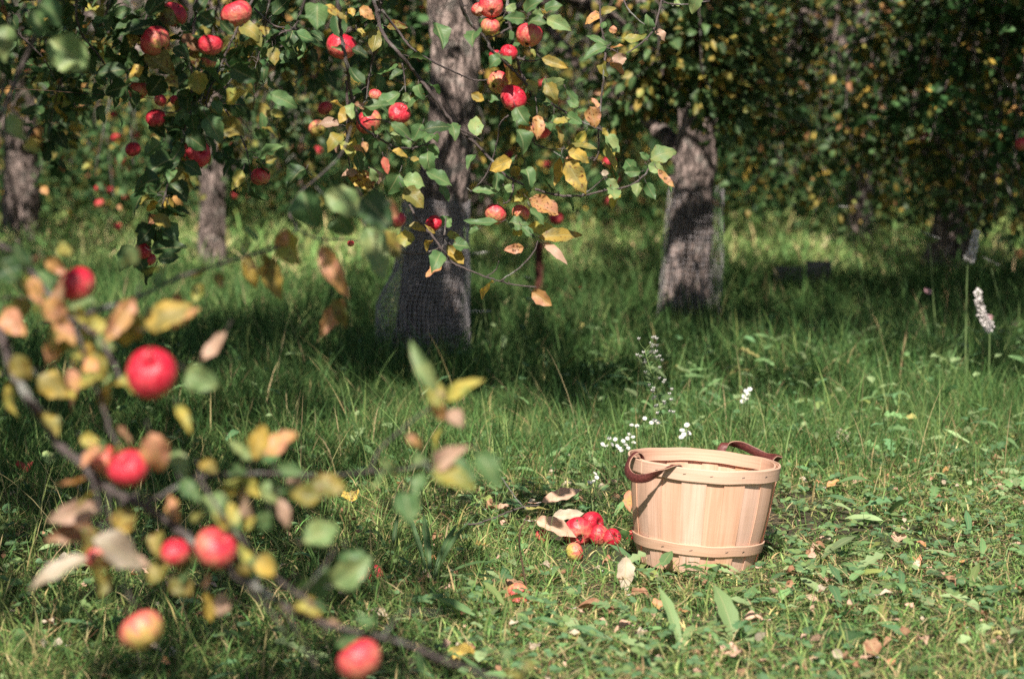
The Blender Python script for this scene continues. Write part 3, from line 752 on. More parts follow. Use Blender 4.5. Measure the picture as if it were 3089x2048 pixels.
def no_front(w):                              # boughs of the main tree that would hang in front of the lens are pruned
    w = np.atleast_2d(w); px, py = proj(w)
    inside = (px > -150) & (px < 3250) & (py > -20) & (py < 2100) & (w[:, 1] > 0.3)
    return not np.any(inside & ((w[:, 1] < 10.4) | ((w[:, 1] < 13) & (px > 1200) & (px < 1520))))
def no_front_left(w):
    w = np.atleast_2d(w); px, py = proj(w)
    inside = (px > -150) & (px < 3250) & (py > -60) & (py < 2100) & (w[:, 1] > 0.3)
    return not np.any(inside & (w[:, 1] < 9.0))
def gap(px0, px1, D, pylo=480):
    """keeps twigs from hanging over the trunk between px0 and px1 nearer than D, and above the lit grass"""
    def f(w):
        w = np.atleast_2d(w); px, py = proj(w)
        if np.any((px > px0) & (px < px1) & (py > pylo) & (w[:, 1] < D)): return False
        ins = (px > -150) & (px < 3250) & (py > -60) & (w[:, 1] > .3)
        return not np.any(ins & (w[:, 1] < 9.4))
    return f

mx_, my_ = -0.346, 9.75
def tk(px, py): 
    q = P(px, py, my_); return (q.x - mx_, 0.0, q.z)
T1 = make_tree('big grey barked apple tree with a wire mesh guard around its foot', (mx_, my_), 21, R=4.7, H=4.6, fork=1.95, r0=.095, zlow=1.75, nlimb=10, nsub=26, above=10.5, skirt=.35,
               ntwig=11, nleaf=34, view=no_front,
               trunk_pts=[(0.0, 0, -.05, .135), (0.01, 0, .12, .125), (.03, 0, .4, .112), (.06, 0, .7, .095), (.10, 0, .95, .086), (.11, .02, 1.2, .088), (.11, .04, 1.5, .105), (.10, .05, 1.95, .12), (.2, .1, 2.6, .06), (.3, .1, 3.3, .02)])
T2 = make_tree('apple tree with a pale lit lower trunk, right of the big tree', (0.84, 11.8), 22, R=3.6, H=4.3, fork=1.25, r0=.102, zlow=.7, nlimb=9, lean=(.08, 0), view=gap(1930, 2180, 11.7, 430), ntwig=13)
T3 = make_tree('dark leaning apple tree near the right edge', (2.70, 15.2), 23, R=3.6, H=4.2, fork=1.1, r0=.12, zlow=.45, lean=(.35, 0), view=gap(2640, 3000, 15, 560), ntwig=13)
T4 = make_tree('apple tree far back between the pale trunk and the leaning tree', (2.68, 18.6), 24, R=3.6, H=4.4, fork=1.1, r0=.10, zlow=.4, view=gap(9000, 9001, 1), ntwig=13)
T5 = make_tree('apple tree with a purple grey trunk in the left background', (-1.92, 15.4), 25, R=3.4, H=4.2, fork=1.2, r0=.085, zlow=.5, lean=(.03, 0), view=gap(590, 720, 15.2, 480), ntwig=13,
               keys=('D', 'G', 'X', 'Y', 'O'), probs=(4, 3.5, 2, 1.0, .6))
T6 = make_tree('apple tree with a dark trunk at the far left edge', (-3.75, 18.5), 26, R=3.5, H=4.2, fork=1.3, r0=.12, zlow=.5, ntwig=12, view=gap(-40, 150, 18, 420),
               keys=('D', 'G', 'X', 'Y', 'O'), probs=(4, 3.5, 2, 1.0, .6))
T7 = make_tree('apple tree behind the wire guarded trunk, seen through its boughs', (-0.3, 21.5), 27, R=3.6, H=4.4, fork=1.2, r0=.1, zlow=.4, ntwig=13,
               keys=('G', 'L', 'X', 'Y', 'O'), probs=(4, 1.5, 2, 1.8, 1))
T8 = make_tree('apple tree out on the right, mostly beyond the frame', (5.0, 12.6), 28, R=3.2, H=4.2, fork=1.2, r0=.1, zlow=.5, ntwig=12, view=gap(9000, 9001, 1))
# foreground tree, mostly outside the frame on the left; its low bough hangs into the picture
def no_front_near(w):
    w = np.atleast_2d(w); px, py = proj(w)
    return not np.any((px > -250) & (px < 3300) & (py > -120) & (w[:, 1] > 0.2))
T0 = make_tree('nearest apple tree, its low apple laden bough reaching in from the left', (-2.15, 3.4), 29, R=2.9, H=3.6, fork=1.2, r0=.085, zlow=1.45, nlimb=9, nsub=15, ntwig=10, nleaf=26, above=5, skirt=.2, view=no_front_near)

T9 = make_tree('apple tree standing just outside the frame on the left, its crown shading the grass', (-2.75, 5.3), 30, R=3.1, H=3.8, fork=1.2, r0=.1, zlow=1.3, nlimb=9, nsub=16, ntwig=11, nleaf=30, above=9.5, skirt=.4, view=no_front_left)  # tree added out of view so its crown shades the lower left

def copy_tree(src, loc, rz, sc, label, group=None):
    r = src.copy(); COL.objects.link(r); r.location = loc; r.rotation_euler = (0, 0, rz); r.scale = (sc,) * 3
    r['label'] = label
    if group: r['group'] = group
    for ch in list(src.children):
        c = ch.copy(); COL.objects.link(c); c.parent = r
        c.matrix_parent_inverse = Matrix.Identity(4)
    return r
far = [(T7, 3.6, 25.5, 1.1, 1.05), (T5, -5.2, 25.0, 2.3, 1.1), (T7, -1.9, 28.0, 4.0, 1.0), (T2, 6.6, 21.5, .8, 1.05), (T5, 1.2, 29.5, 5.1, 1.1), (T6, -8.4, 27, 2.9, 1.1), (T4, 7.5, 30, 3.4, 1.1), (T6, 4.6, 33, 1.3, 1.1), (T5, -4.4, 33.5, .4, 1.1)]
for s_, x_, y_, r_, k_ in far:
    copy_tree(s_, (x_, y_, 0), r_, k_, 'blurred apple tree in the rows far behind', 'far rows of apple trees')

def far_wood():
    rng = np.random.default_rng(5); n = 46000
    x = rng.uniform(-24, 24, n); y = rng.uniform(36, 43, n); z = rng.uniform(0.1, 7.5, n) ** 1.0
    z = np.minimum(z, 7.2 - 1.2 * np.abs(np.sin(x * .8)))
    mb = MB(); a, b, s = palette(['D', 'G', 'X', 'Y', 'L'], [5, 4, 1.6, .7, .8], n, rng, .3)
    L = rng.uniform(.16, .34, n)
    add_leaves(mb, np.stack([x, y, z], 1), rng.normal(0, 1, (n, 3)), rng.normal(0, .5, (n, 3)) + [0, -.6, .7], L, L * .7, a, b, s, rng.normal(.4, .4, n), np.full(n, .3), 2, 1, rng=rng)
    tag(mb.build('far_woodland', M['leaf_far']), 'dense dark green woodland closing the orchard behind the last trees', 'woodland', kind='stuff')
far_wood()
def undergrowth():
    rng = np.random.default_rng(6); n = 80000
    y = rng.uniform(19.2, 34, n) + rng.normal(0, .3, n); x = rng.uniform(-1, 1, n) * (y * .3 + 2)
    top = np.clip(.75 + .35 * blob(x, y, .9, 2) + (y - 21) * .035, .15, 1.5)
    z = rng.uniform(0, 1, n) ** .8 * top
    mb = MB(); a, b, s = palette(['D', 'G', 'X', 'B', 'L', 'Y'], [5, 4, 1.5, .5, .7, .4], n, rng, .3)
    L = rng.uniform(.05, .13, n)
    add_leaves(mb, np.stack([x, y, z], 1), rng.normal(0, 1, (n, 3)) + [0, 0, .6], rng.normal(0, .5, (n, 3)) + [0, -.4, .8], L, L * .4, a, b, s, rng.normal(.4, .4, n), np.full(n, .3), 2, 1, rng=rng)
    tag(mb.build('undergrowth', M['leaf_far']), 'rank dark undergrowth between the far rows of trees', 'undergrowth', kind='stuff')
undergrowth()

# ------------------------------------------------------------------ hanging branches of the main tree, in focus
S2 = 1030 / 2365.0
def t1(x, y): return (x * S2, y * S2)
def t2(x, y): return (1030 + x * S2, y * S2)
def t4(x, y): return (x * S2, 683 + y * S2)
def t5(x, y): return (1030 + x * S2, 683 + y * S2)
def t7(x, y): return (x * S2, 1366 + y * S2)
def t8(x, y): return (1030 + x * S2, 1366 + y * S2)
def ov(x, y): return (x * 1.3061, y * 1.3061)

def branch_mesh(mb, pts, D0, D1, w0, w1, rng, sides=7, wob=.22):
    """pts: photo points turned into places at depth D0..D1, widths in photo px"""
    n = len(pts); W = []
    for i, (x, y) in enumerate(pts):
        D = D0 + (D1 - D0) * i / (n - 1) + (rng.normal(0, .015) if 0 < i < n - 1 else 0)
        W.append(P(x, y, D))
    Dm = (D0 + D1) / 2
    rad = np.linspace(w0, w1, n) * .5 * Dm / FPX
    p, r = smooth_path(np.array(W), rad, 6, wob, rng)
    tube(mb, p, r, sides)
    # knuckles and spurs
    for k in range(max(2, len(p) // 5)):
        i = rng.integers(1, len(p) - 1)
        d = rng.normal(0, 1, 3); d[2] -= .2; d /= np.linalg.norm(d)
        L = r[i] * rng.uniform(2, 5)
        tube(mb, np.array([p[i], p[i] + d * L * .5, p[i] + d * L + [0, 0, r[i] * .6]]), [r[i] * .7, r[i] * .5, r[i] * .45], 5)
    return p

def leaf_specs(mb, specs, conv, D, rng, dj=.06, ns=9, na=3, stalk=None):
    """each spec: (x1,y1,x2,y2,width,colour key) base -> tip in photo tiles"""
    B, T, W, C1, C2, SK, CU, FO, NN = [], [], [], [], [], [], [], [], []
    for s in specs:
        x1, y1, x2, y2, wd, key = s[:6]
        a = conv(x1, y1); b = conv(x2, y2)
        sc = math.hypot(a[0] - b[0], a[1] - b[1]) / max(1e-6, math.hypot(x1 - x2, y1 - y2))
        D0 = D + rng.normal(0, dj); pa = P(*a, D0); L = (P(*b, D0) - pa).length
        fs = rng.uniform(-.45, .45) * L                        # foreshortening
        pb = P(*b, D0 + fs)
        k = rng.uniform(.5, 1.3) * (1 if rng.uniform() < .8 else -1)
        d = (pb - pa); Lr = d.length
        # curl bends the leaf: rotate start dir so that the tip still lands where it should
        B.append(pa); T.append(d.normalized()); W.append(wd * sc * D0 / FPX * 1.12)
        q, q2, sk = PAL[key]; j = 1 + rng.normal(0, .1)
        C1.append(np.array(q) * j); C2.append(np.array(q2) * j); SK.append(np.clip(sk * rng.uniform(.1, 1.35), 0, 1))
        CU.append(k * .8); FO.append(rng.uniform(.15, .6))
        nn = Vector((rng.normal(0, .35), -1, rng.uniform(.1, 1.1)))
        NN.append(nn)
        T[-1] = d / Lr; W[-1] = W[-1]
        if stalk is not None:
            e = pa - d.normalized() * Lr * .22 + Vector((0, 0, Lr * .1))
            tube(stalk, np.array([e, (e + pa) / 2 + Vector((0, 0, -.002)), pa]), [.0009, .0008, .0007], 4)
    B = np.array(B); T = np.array(T); Lr = []
    for s in specs:
        a = conv(s[0], s[1]); b = conv(s[2], s[3]); Lr.append(math.hypot(a[0] - b[0], a[1] - b[1]) * D / FPX * 1.08)
    NN = np.array(NN); CU = np.array(CU)
    # start direction tipped toward the normal by half the curl, so the chord keeps its direction
    nn = NN - T * np.sum(NN * T, 1)[:, None]; nn /= np.linalg.norm(nn, axis=1)[:, None]
    h = CU / 2
    T2_ = T * np.cos(h)[:, None] + nn * np.sin(h)[:, None]; N2 = nn * np.cos(h)[:, None] - T * np.sin(h)[:, None]
    add_leaves(mb, B, T2_, N2, np.array(Lr), np.array(W), np.array(C1), np.array(C2), np.array(SK), CU, np.array(FO), ns, na, wave=.22, rng=rng)

def auto_leaves(mb, path, count, keys, probs, rng, L=.055, spread=.02, ns=7, na=2, stalk=None, down=.35, cull=False):
    path = np.asarray(path); n = count
    i = rng.integers(0, len(path), max(1, n // 3))
    ctr = path[np.repeat(i, 3)[:n]] if len(i) * 3 >= n else path[rng.integers(0, len(path), n)]
    n = len(ctr)
    d = rng.normal(0, 1, (n, 3)); d[:, 2] -= down; d /= np.linalg.norm(d, axis=1)[:, None]
    base = ctr + d * spread
    if cull:
        q = sun_keep(base, rng) | (rng.uniform(0, 1, n) < .10)
        base, ctr, d = base[q], ctr[q], d[q]; n = len(base)
        if n == 0: return
    if stalk is not None:
        for c, b in zip(ctr, base): tube(stalk, np.array([c, (c + b) / 2 + [0, 0, .003], b]), [.0011, .0009, .0008], 3, cap=False)
    nn = rng.normal(0, .5, (n, 3)) + [0, -.5, .8]
    a, b, s = palette(keys, probs, n, rng, .15)
    LL = rng.uniform(.65, 1.2, n) * L
    add_leaves(mb, base, d, nn, LL, LL * rng.uniform(.5, .66, n), a, b, s, rng.normal(.7, .6, n), rng.uniform(.15, .6, n), ns, na, wave=.2, rng=rng)

def cull_path(w): return w

rngH = np.random.default_rng(31)
def hanging(branches, specs, autos, label_parent=T1):
    """one hanging branch of the main tree: wood, and its leaves under it"""
    wood = MB(); lf = MB(); paths = []
    objs = []
    for (pts, D0, D1, w0, w1) in branches:
        wood = MB(); paths.append(branch_mesh(wood, pts, D0, D1, w0, w1, rngH)); objs.append(wood)
    for conv, D, sp in specs: leaf_specs(lf, sp, conv, D, rngH, stalk=objs[0])
    for (bi, cnt, keys, probs) in autos:
        pth = paths[bi]; auto_leaves(lf, pth[len(pth) // 6:], cnt, keys, probs, rngH, stalk=objs[bi])
    inv = Matrix.Translation(-label_parent.location)
    first = None
    for wd in objs:
        o = wd.build('branch', M['twig'], label_parent); o.matrix_parent_inverse = inv
        first = first or o
    if lf.n: lf.build('foliage', M['leaf'], first)
    return first

C = lambda f, L: [f(*q) for q in L]
GR = (['G', 'D', 'V', 'Y', 'L'], [4, 2, 1.2, 1, 1.2])
AU = (['Y', 'O', 'V', 'G', 'P'], [2, 2, 2, 2, 1])
SH = (['D', 'G', 'X', 'V', 'Y'], [6, 3, 1.5, .7, .7])  # darker leaf mix for the shaded cluster, shade put into the colours

# right of the trunk, the branch with the cluster of bright red apples
hanging([(C(t2, [(815, -90), (840, 60), (900, 170), (1000, 270), (1040, 350), (1150, 450), (1250, 550), (1340, 650), (1500, 750), (1660, 840), (1780, 890), (1845, 935)]), 5.25, 5.6, 11, 6),
         (C(t2, [(1140, -90), (1155, 60), (1165, 180), (1215, 400), (1240, 500), (1290, 600), (1330, 740), (1350, 830)]), 5.45, 5.5, 11, 5),
         (C(t2, [(1000, 265), (1080, 245), (1160, 200), (1250, 170)]), 5.35, 5.4, 6, 4),
         (C(t2, [(1220, 400), (1300, 425), (1400, 410)]), 5.45, 5.4, 8, 3),
         (C(t2, [(1340, 650), (1350, 730), (1355, 800)]), 5.45, 5.42, 3, 2),
         (C(t2, [(1155, 800), (1100, 860), (1080, 980), (1020, 1180), (950, 1280), (890, 1340)]), 5.9, 6.1, 5, 4)],
        [(t2, 5.35, [(1275, 130, 1125, 130, 85, 'G'), (1290, 160, 1420, 165, 90, 'G'), (1420, 130, 1590, 215, 90, 'L'), (1270, 80, 1400, 10, 100, 'G'), (1410, 70, 1530, 40, 90, 'G'),
                     (1390, 405, 1560, 470, 65, 'Y'), (1425, 575, 1490, 715, 90, 'X'), (900, 650, 990, 700, 60, 'Y'), (1210, 740, 1300, 870, 115, 'G'), (1220, 890, 1250, 1065, 130, 'G'),
                     (1355, 800, 1355, 965, 85, 'O'), (1470, 850, 1590, 830, 55, 'V'), (1490, 870, 1520, 1000, 50, 'Y'), (1720, 740, 1760, 880, 105, 'O'), (1770, 750, 1725, 680, 50, 'O'),
                     (1560, 620, 1650, 710, 55, 'G'), (1100, 400, 1030, 470, 90, 'G'), (1640, 740, 1560, 700, 60, 'G'), (1350, 130, 1370, 60, 70, 'L'), (1310, 340, 1340, 400, 30, 'V'),
                     (1030, 700, 1090, 690, 60, 'G'), (980, 60, 930, 90, 40, 'P'), (1160, 30, 1200, 90, 70, 'L'), (1800, 890, 1850, 940, 45, 'V')])],
        [(0, 20, *GR), (1, 14, *AU)])
# long branch crossing the trunk to the lower right cluster
hanging([(C(t2, [(200, -90), (240, 60), (290, 240), (390, 360), (520, 520), (600, 620), (700, 760), (800, 890), (900, 970), (1040, 1110), (1100, 1180), (1190, 1250), (1340, 1310), (1480, 1352), (1660, 1355), (1830, 1320), (1950, 1300), (2030, 1270), (2110, 1200), (2140, 1130)]), 5.5, 5.65, 12, 5),
         (C(t2, [(1660, 1355), (1720, 1320), (1800, 1250), (1840, 1225)]), 5.6, 5.55, 4, 3),
         (C(t2, [(1190, 1250), (1180, 1350), (1150, 1400), (1120, 1410)]), 5.55, 5.5, 6, 4),
         (C(t2, [(1340, 1000), (1440, 1035), (1550, 1030)]), 5.6, 5.5, 4, 2), (C(t2, [(1440, 1035), (1500, 1070), (1560, 1110)]), 5.55, 5.5, 3, 2), (C(t2, [(1320, 760), (1310, 900), (1340, 1000)]), 5.5, 5.6, 5, 4),
         (C(t2, [(800, 890), (930, 950), (970, 980)]), 5.55, 5.6, 7, 4), (C(t2, [(280, 70), (380, 200), (480, 330), (600, 410), (760, 490), (900, 550), (960, 560), (1050, 545)]), 5.8, 6.0, 8, 4)],
        [(t2, 5.5, [(1550, 1030, 1775, 1035, 65, 'X'), (1570, 1050, 1720, 1130, 85, 'Y'), (1555, 1105, 1685, 1330, 125, 'Y'), (1520, 1090, 1480, 1280, 70, 'Y'),
                    (1180, 1110, 1030, 1185, 95, 'Y'), (1190, 1150, 1215, 1230, 70, 'Y'), (1270, 1150, 1300, 1330, 100, 'G'), (910, 1325, 1095, 1340, 65, 'G'), (1290, 1345, 1180, 1405, 85, 'V'),
                    (1300, 1380, 1500, 1480, 130, 'O'), (1310, 1440, 1400, 1565, 65, 'G'), (2140, 1100, 2320, 1050, 120, 'L'), (2125, 1145, 2235, 1190, 75, 'L'), (2190, 1175, 2300, 1290, 50, 'O'),
                    (2060, 1265, 2045, 1365, 75, 'L'), (1835, 1250, 1920, 1300, 65, 'L'), (2070, 1190, 1960, 1190, 70, 'G'), (2120, 1110, 2060, 1060, 50, 'G'), (1130, 1290, 1180, 1330, 60, 'L'),
                    (1800, 1200, 1850, 1200, 40, 'T'), (1250, 1090, 1230, 1150, 40, 'V'), (1150, 1530, 1290, 1560, 100, 'G'), (1090, 1540, 860, 1530, 60, 'G'), (700, 1560, 760, 1510, 90, 'G')]),
         (t5, 5.5, [(460, 0, 655, 50, 62, 'Y'), (510, 85, 360, 95, 100, 'V'), (690, 175, 625, 325, 105, 'G'), (735, 130, 850, 265, 85, 'Y'), (770, 130, 890, 150, 95, 'G'), (1245, 30, 1180, 50, 65, 'V'),
                    (1260, 150, 1125, 165, 65, 'O'), (1370, 80, 1665, 60, 90, 'Y'), (1290, 0, 1480, 20, 80, 'V'), (1400, 120, 1565, 265, 60, 'P'), (1250, 0, 1340, 90, 55, 'G'), (950, 20, 880, 50, 50, 'G'), (730, 60, 830, 95, 60, 'V')])],
        [(0, 22, *GR)])
# low twig under the cluster
hanging([(C(t5, [(470, -150), (520, -60), (600, 30), (700, 160), (760, 240), (850, 290), (1000, 350), (1100, 380), (1200, 405), (1350, 420)]), 5.45, 5.4, 7, 4),
         (C(t5, [(1100, 380), (1230, 290), (1330, 180), (1360, 100)]), 5.42, 5.45, 5, 3), (C(t5, [(1000, 350), (1070, 300), (1090, 240)]), 5.42, 5.4, 4, 3), (C(t5, [(690, 150), (570, 185), (450, 190), (380, 150)]), 5.5, 5.5, 5, 4),
         (C(t5, [(700, 150), (715, 40), (725, -60)]), 5.45, 5.5, 6, 5)], [], [(0, 4, *AU)])
# left of the trunk
hanging([(C(t2, [(-45, -90), (-20, 90), (0, 250), (40, 450), (70, 680), (140, 870), (250, 950), (370, 1020), (500, 1025), (600, 1000)]), 5.2, 5.5, 13, 5),
         (C(t2, [(30, 560), (45, 800), (40, 900), (60, 1050), (130, 1180), (200, 1280), (260, 1340)]), 5.5, 5.5, 9, 4), (C(t2, [(250, -60), (260, 80), (260, 250), (200, 500), (170, 700)]), 5.9, 6.0, 11, 5),
         (C(t2, [(420, 440), (435, 530), (445, 640)]), 5.6, 5.6, 5, 3), (C(t2, [(150, 850), (220, 830), (330, 850), (440, 940), (520, 1000)]), 5.4, 5.4, 5, 3), (C(t2, [(40, 900), (50, 1100), (70, 1240)]), 5.55, 5.55, 6, 4)],
        [(t2, 5.4, [(400, 640, 250, 745, 105, 'G'), (470, 660, 420, 700, 60, 'L'), (340, 850, 490, 970, 70, 'G'), (560, 860, 500, 970, 85, 'G'), (575, 905, 750, 880, 90, 'D'), (585, 1000, 665, 1090, 85, 'G'),
                    (350, 1045, 455, 1090, 50, 'Y'), (480, 1100, 545, 1115, 40, 'Y'), (290, 1090, 320, 1200, 50, 'R'), (150, 980, 170, 1050, 45, 'O'), (400, 1200, 310, 1355, 125, 'G'), (430, 1250, 575, 1300, 125, 'L'),
                    (430, 1310, 560, 1440, 120, 'X'), (590, 1190, 755, 1290, 105, 'G'), (680, 1290, 740, 1395, 60, 'G'), (650, 160, 700, 350, 125, 'G'), (480, 1020, 420, 970, 70, 'G'), (240, 960, 180, 1040, 70, 'G'),
                    (130, 60, 220, 130, 70, 'O'), (30, 110, 20, 190, 50, 'Y'), (110, 200, 160, 270, 45, 'V'), (60, 60, 80, 120, 50, 'Y'), (90, 720, 170, 760, 50, 'B'), (240, 1260, 200, 1160, 60, 'L'), (330, 930, 420, 1010, 60, 'L'), (80, 1010, 150, 1060, 50, 'O')])],
        [(0, 16, *GR), (1, 14, *AU), (2, 20, *SH)])
# thin upright twigs on the right
hanging([(C(t2, [(1785, -60), (1800, 170), (1825, 330), (1820, 500), (1800, 700), (1780, 900), (1780, 1060), (1745, 1115)]), 5.6, 5.6, 7, 5), (C(t2, [(2230, -60), (2195, 100), (2160, 210), (2090, 290), (1980, 370)]), 5.6, 5.5, 7, 4),
         (C(t2, [(2210, 0), (2280, 30), (2400, 30), (2550, 10)]), 5.6, 5.6, 6, 4), (C(t2, [(1830, 330), (1880, 345), (1920, 370)]), 5.6, 5.55, 4, 2), (C(t2, [(1940, -30), (1990, 70), (2070, 150), (2150, 200)]), 5.65, 5.6, 5, 3)],
        [(t2, 5.6, [(1800, 100, 1690, 175, 65, 'O'), (1835, 315, 1690, 250, 45, 'G'), (1835, 330, 1680, 410, 75, 'G'), (1915, 365, 1935, 458, 88, 'P'), (1945, 270, 2115, 240, 62, 'V'), (2120, 210, 2115, 105, 75, 'G'),
                    (2175, 215, 2235, 285, 68, 'P'), (1880, 235, 1885, 180, 50, 'O'), (1810, 200, 1830, 150, 40, 'G'), (1790, 90, 1900, 60, 50, 'X'), (2470, -60, 2430, 90, 85, 'L'), (2300, 40, 2350, 20, 60, 'L')])],
        [(0, 6, *AU)])
# shaded cluster, upper left
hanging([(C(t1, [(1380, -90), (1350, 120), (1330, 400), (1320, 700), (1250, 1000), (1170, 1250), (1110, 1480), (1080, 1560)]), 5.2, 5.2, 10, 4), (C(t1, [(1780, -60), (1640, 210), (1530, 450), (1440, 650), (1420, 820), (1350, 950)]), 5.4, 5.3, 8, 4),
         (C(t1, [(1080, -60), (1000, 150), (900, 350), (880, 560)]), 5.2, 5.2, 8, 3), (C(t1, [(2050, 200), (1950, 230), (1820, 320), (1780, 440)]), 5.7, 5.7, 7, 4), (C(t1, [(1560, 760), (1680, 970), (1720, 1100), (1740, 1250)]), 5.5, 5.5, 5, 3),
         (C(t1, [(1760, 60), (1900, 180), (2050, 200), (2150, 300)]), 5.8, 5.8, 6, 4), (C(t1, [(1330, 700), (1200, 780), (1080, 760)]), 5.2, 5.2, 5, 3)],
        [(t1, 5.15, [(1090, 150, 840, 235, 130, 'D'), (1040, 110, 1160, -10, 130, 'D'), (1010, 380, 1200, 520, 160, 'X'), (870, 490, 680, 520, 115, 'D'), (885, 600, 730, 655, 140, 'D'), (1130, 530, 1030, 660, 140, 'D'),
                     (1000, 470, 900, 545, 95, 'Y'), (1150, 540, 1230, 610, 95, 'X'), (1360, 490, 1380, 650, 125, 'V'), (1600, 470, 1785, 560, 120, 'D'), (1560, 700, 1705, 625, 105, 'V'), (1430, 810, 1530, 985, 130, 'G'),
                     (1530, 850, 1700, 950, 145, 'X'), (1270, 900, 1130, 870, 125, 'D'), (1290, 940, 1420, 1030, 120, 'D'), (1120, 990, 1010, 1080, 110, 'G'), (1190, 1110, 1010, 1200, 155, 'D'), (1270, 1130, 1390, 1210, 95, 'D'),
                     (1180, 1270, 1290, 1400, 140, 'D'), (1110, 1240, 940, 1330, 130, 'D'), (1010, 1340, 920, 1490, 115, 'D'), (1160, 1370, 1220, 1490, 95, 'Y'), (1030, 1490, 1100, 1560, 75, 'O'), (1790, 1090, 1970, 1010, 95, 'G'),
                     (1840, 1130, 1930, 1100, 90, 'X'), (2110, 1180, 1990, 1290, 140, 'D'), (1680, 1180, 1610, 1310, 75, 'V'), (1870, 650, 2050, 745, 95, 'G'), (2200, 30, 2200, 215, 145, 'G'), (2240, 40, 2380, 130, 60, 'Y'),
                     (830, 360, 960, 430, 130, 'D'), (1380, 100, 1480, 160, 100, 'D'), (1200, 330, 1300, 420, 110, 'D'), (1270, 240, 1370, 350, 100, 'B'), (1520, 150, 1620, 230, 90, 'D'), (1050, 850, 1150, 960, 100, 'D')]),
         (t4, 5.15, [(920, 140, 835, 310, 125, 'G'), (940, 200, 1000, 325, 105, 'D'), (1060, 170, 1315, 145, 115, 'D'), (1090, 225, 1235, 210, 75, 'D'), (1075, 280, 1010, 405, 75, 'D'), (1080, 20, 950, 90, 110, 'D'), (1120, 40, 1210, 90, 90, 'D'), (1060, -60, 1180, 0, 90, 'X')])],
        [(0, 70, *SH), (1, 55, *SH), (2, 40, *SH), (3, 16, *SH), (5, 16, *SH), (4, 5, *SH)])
# further out-of-focus boughs of the same tree behind
rb = np.random.default_rng(77)
for q in range(186):
    wood = MB(); lf = MB()
    if q < 24: x = rb.uniform(-20, 1230); yb = rb.uniform(150, 480); D = rb.uniform(6.8, 9.6)
    elif q < 52: x = rb.uniform(-60, 1300); yb = rb.uniform(250, 560); D = rb.uniform(10.5, 13.5)
    else: x = rb.uniform(1540, 3140); yb = rb.uniform(120, 470); D = rb.uniform(10.8, 14.5)
    if q >= 86:
        D = rb.uniform(11.5, 16.5)
        if q < 118 or 150 <= q < 172: x = rb.uniform(2200, 3150); yb = rb.uniform(420, 690) if x > 2640 or x < 2300 or 2430 < x < 2600 else rb.uniform(420, 600)
        elif q < 138: x = rb.uniform(-60, 1180); yb = rb.uniform(430, 620)
        else: x = rb.uniform(1540, 1930); yb = rb.uniform(350, 520)
    if q >= 172: x = rb.uniform(1900, 2220); yb = rb.uniform(200, 400); D = rb.uniform(9.9, 10.6)
    x2 = x + rb.normal(0, 110)
    pts = [(x, -200), ((x + x2) / 2 + rb.normal(0, 40), yb * .3 - 40), (x2 + rb.normal(0, 30), yb * .7), (x2 + rb.normal(0, 60), yb)]
    if any(1250 < a < 1510 for a, b in pts) and D < 10.3: continue
    if any(1930 < a < 2190 for a, b in pts) and yb > 330 and q < 172: continue
    pth = branch_mesh(wood, pts, D, D + .2, 9 * 8 / D, 3, rb, 5)
    auto_leaves(lf, pth[3:], 70 if q < 24 else 120 if q < 86 else 190, ['D', 'G', 'X', 'V', 'Y', 'O'], [5, 3, 1.3, .6, .55, .3] if x < 1540 else [5, 4, 1.6, .8, .7, .3], rb, L=.06, spread=.05 if q < 86 else .11, ns=4, na=1, cull=True)
    o = wood.build('branch', M['twig'], T1); o.matrix_parent_inverse = Matrix.Translation(-T1.location)
    lf.build('foliage', M['leaf'], o)

def big_limb(tree, pts, D0, D1, w0, w1):
    m_ = MB(); branch_mesh(m_, pts, D0, D1, w0, w1, rb, 12, .08); o = m_.build('limb', M['bark'], tree); o.matrix_parent_inverse = Matrix.Translation(-tree.location)
big_limb(T2, [(2080, 560), (2045, 450), (1960, 370), (1850, 280), (1740, 190), (1640, 60)], 11.85, 12.8, 62, 26)
big_limb(T3, [(2870, 640), (2850, 500), (2770, 370), (2690, 300), (2600, 180)], 15.2, 14.4, 70, 24)
big_limb(T3, [(2700, 320), (2800, 278), (2950, 268), (3060, 205), (3140, 120)], 14.6, 14.0, 24, 12)
big_limb(T2, [(2100, 430), (2180, 330), (2300, 260), (2400, 110), (2450, -60)], 11.8, 12.4, 40, 14)

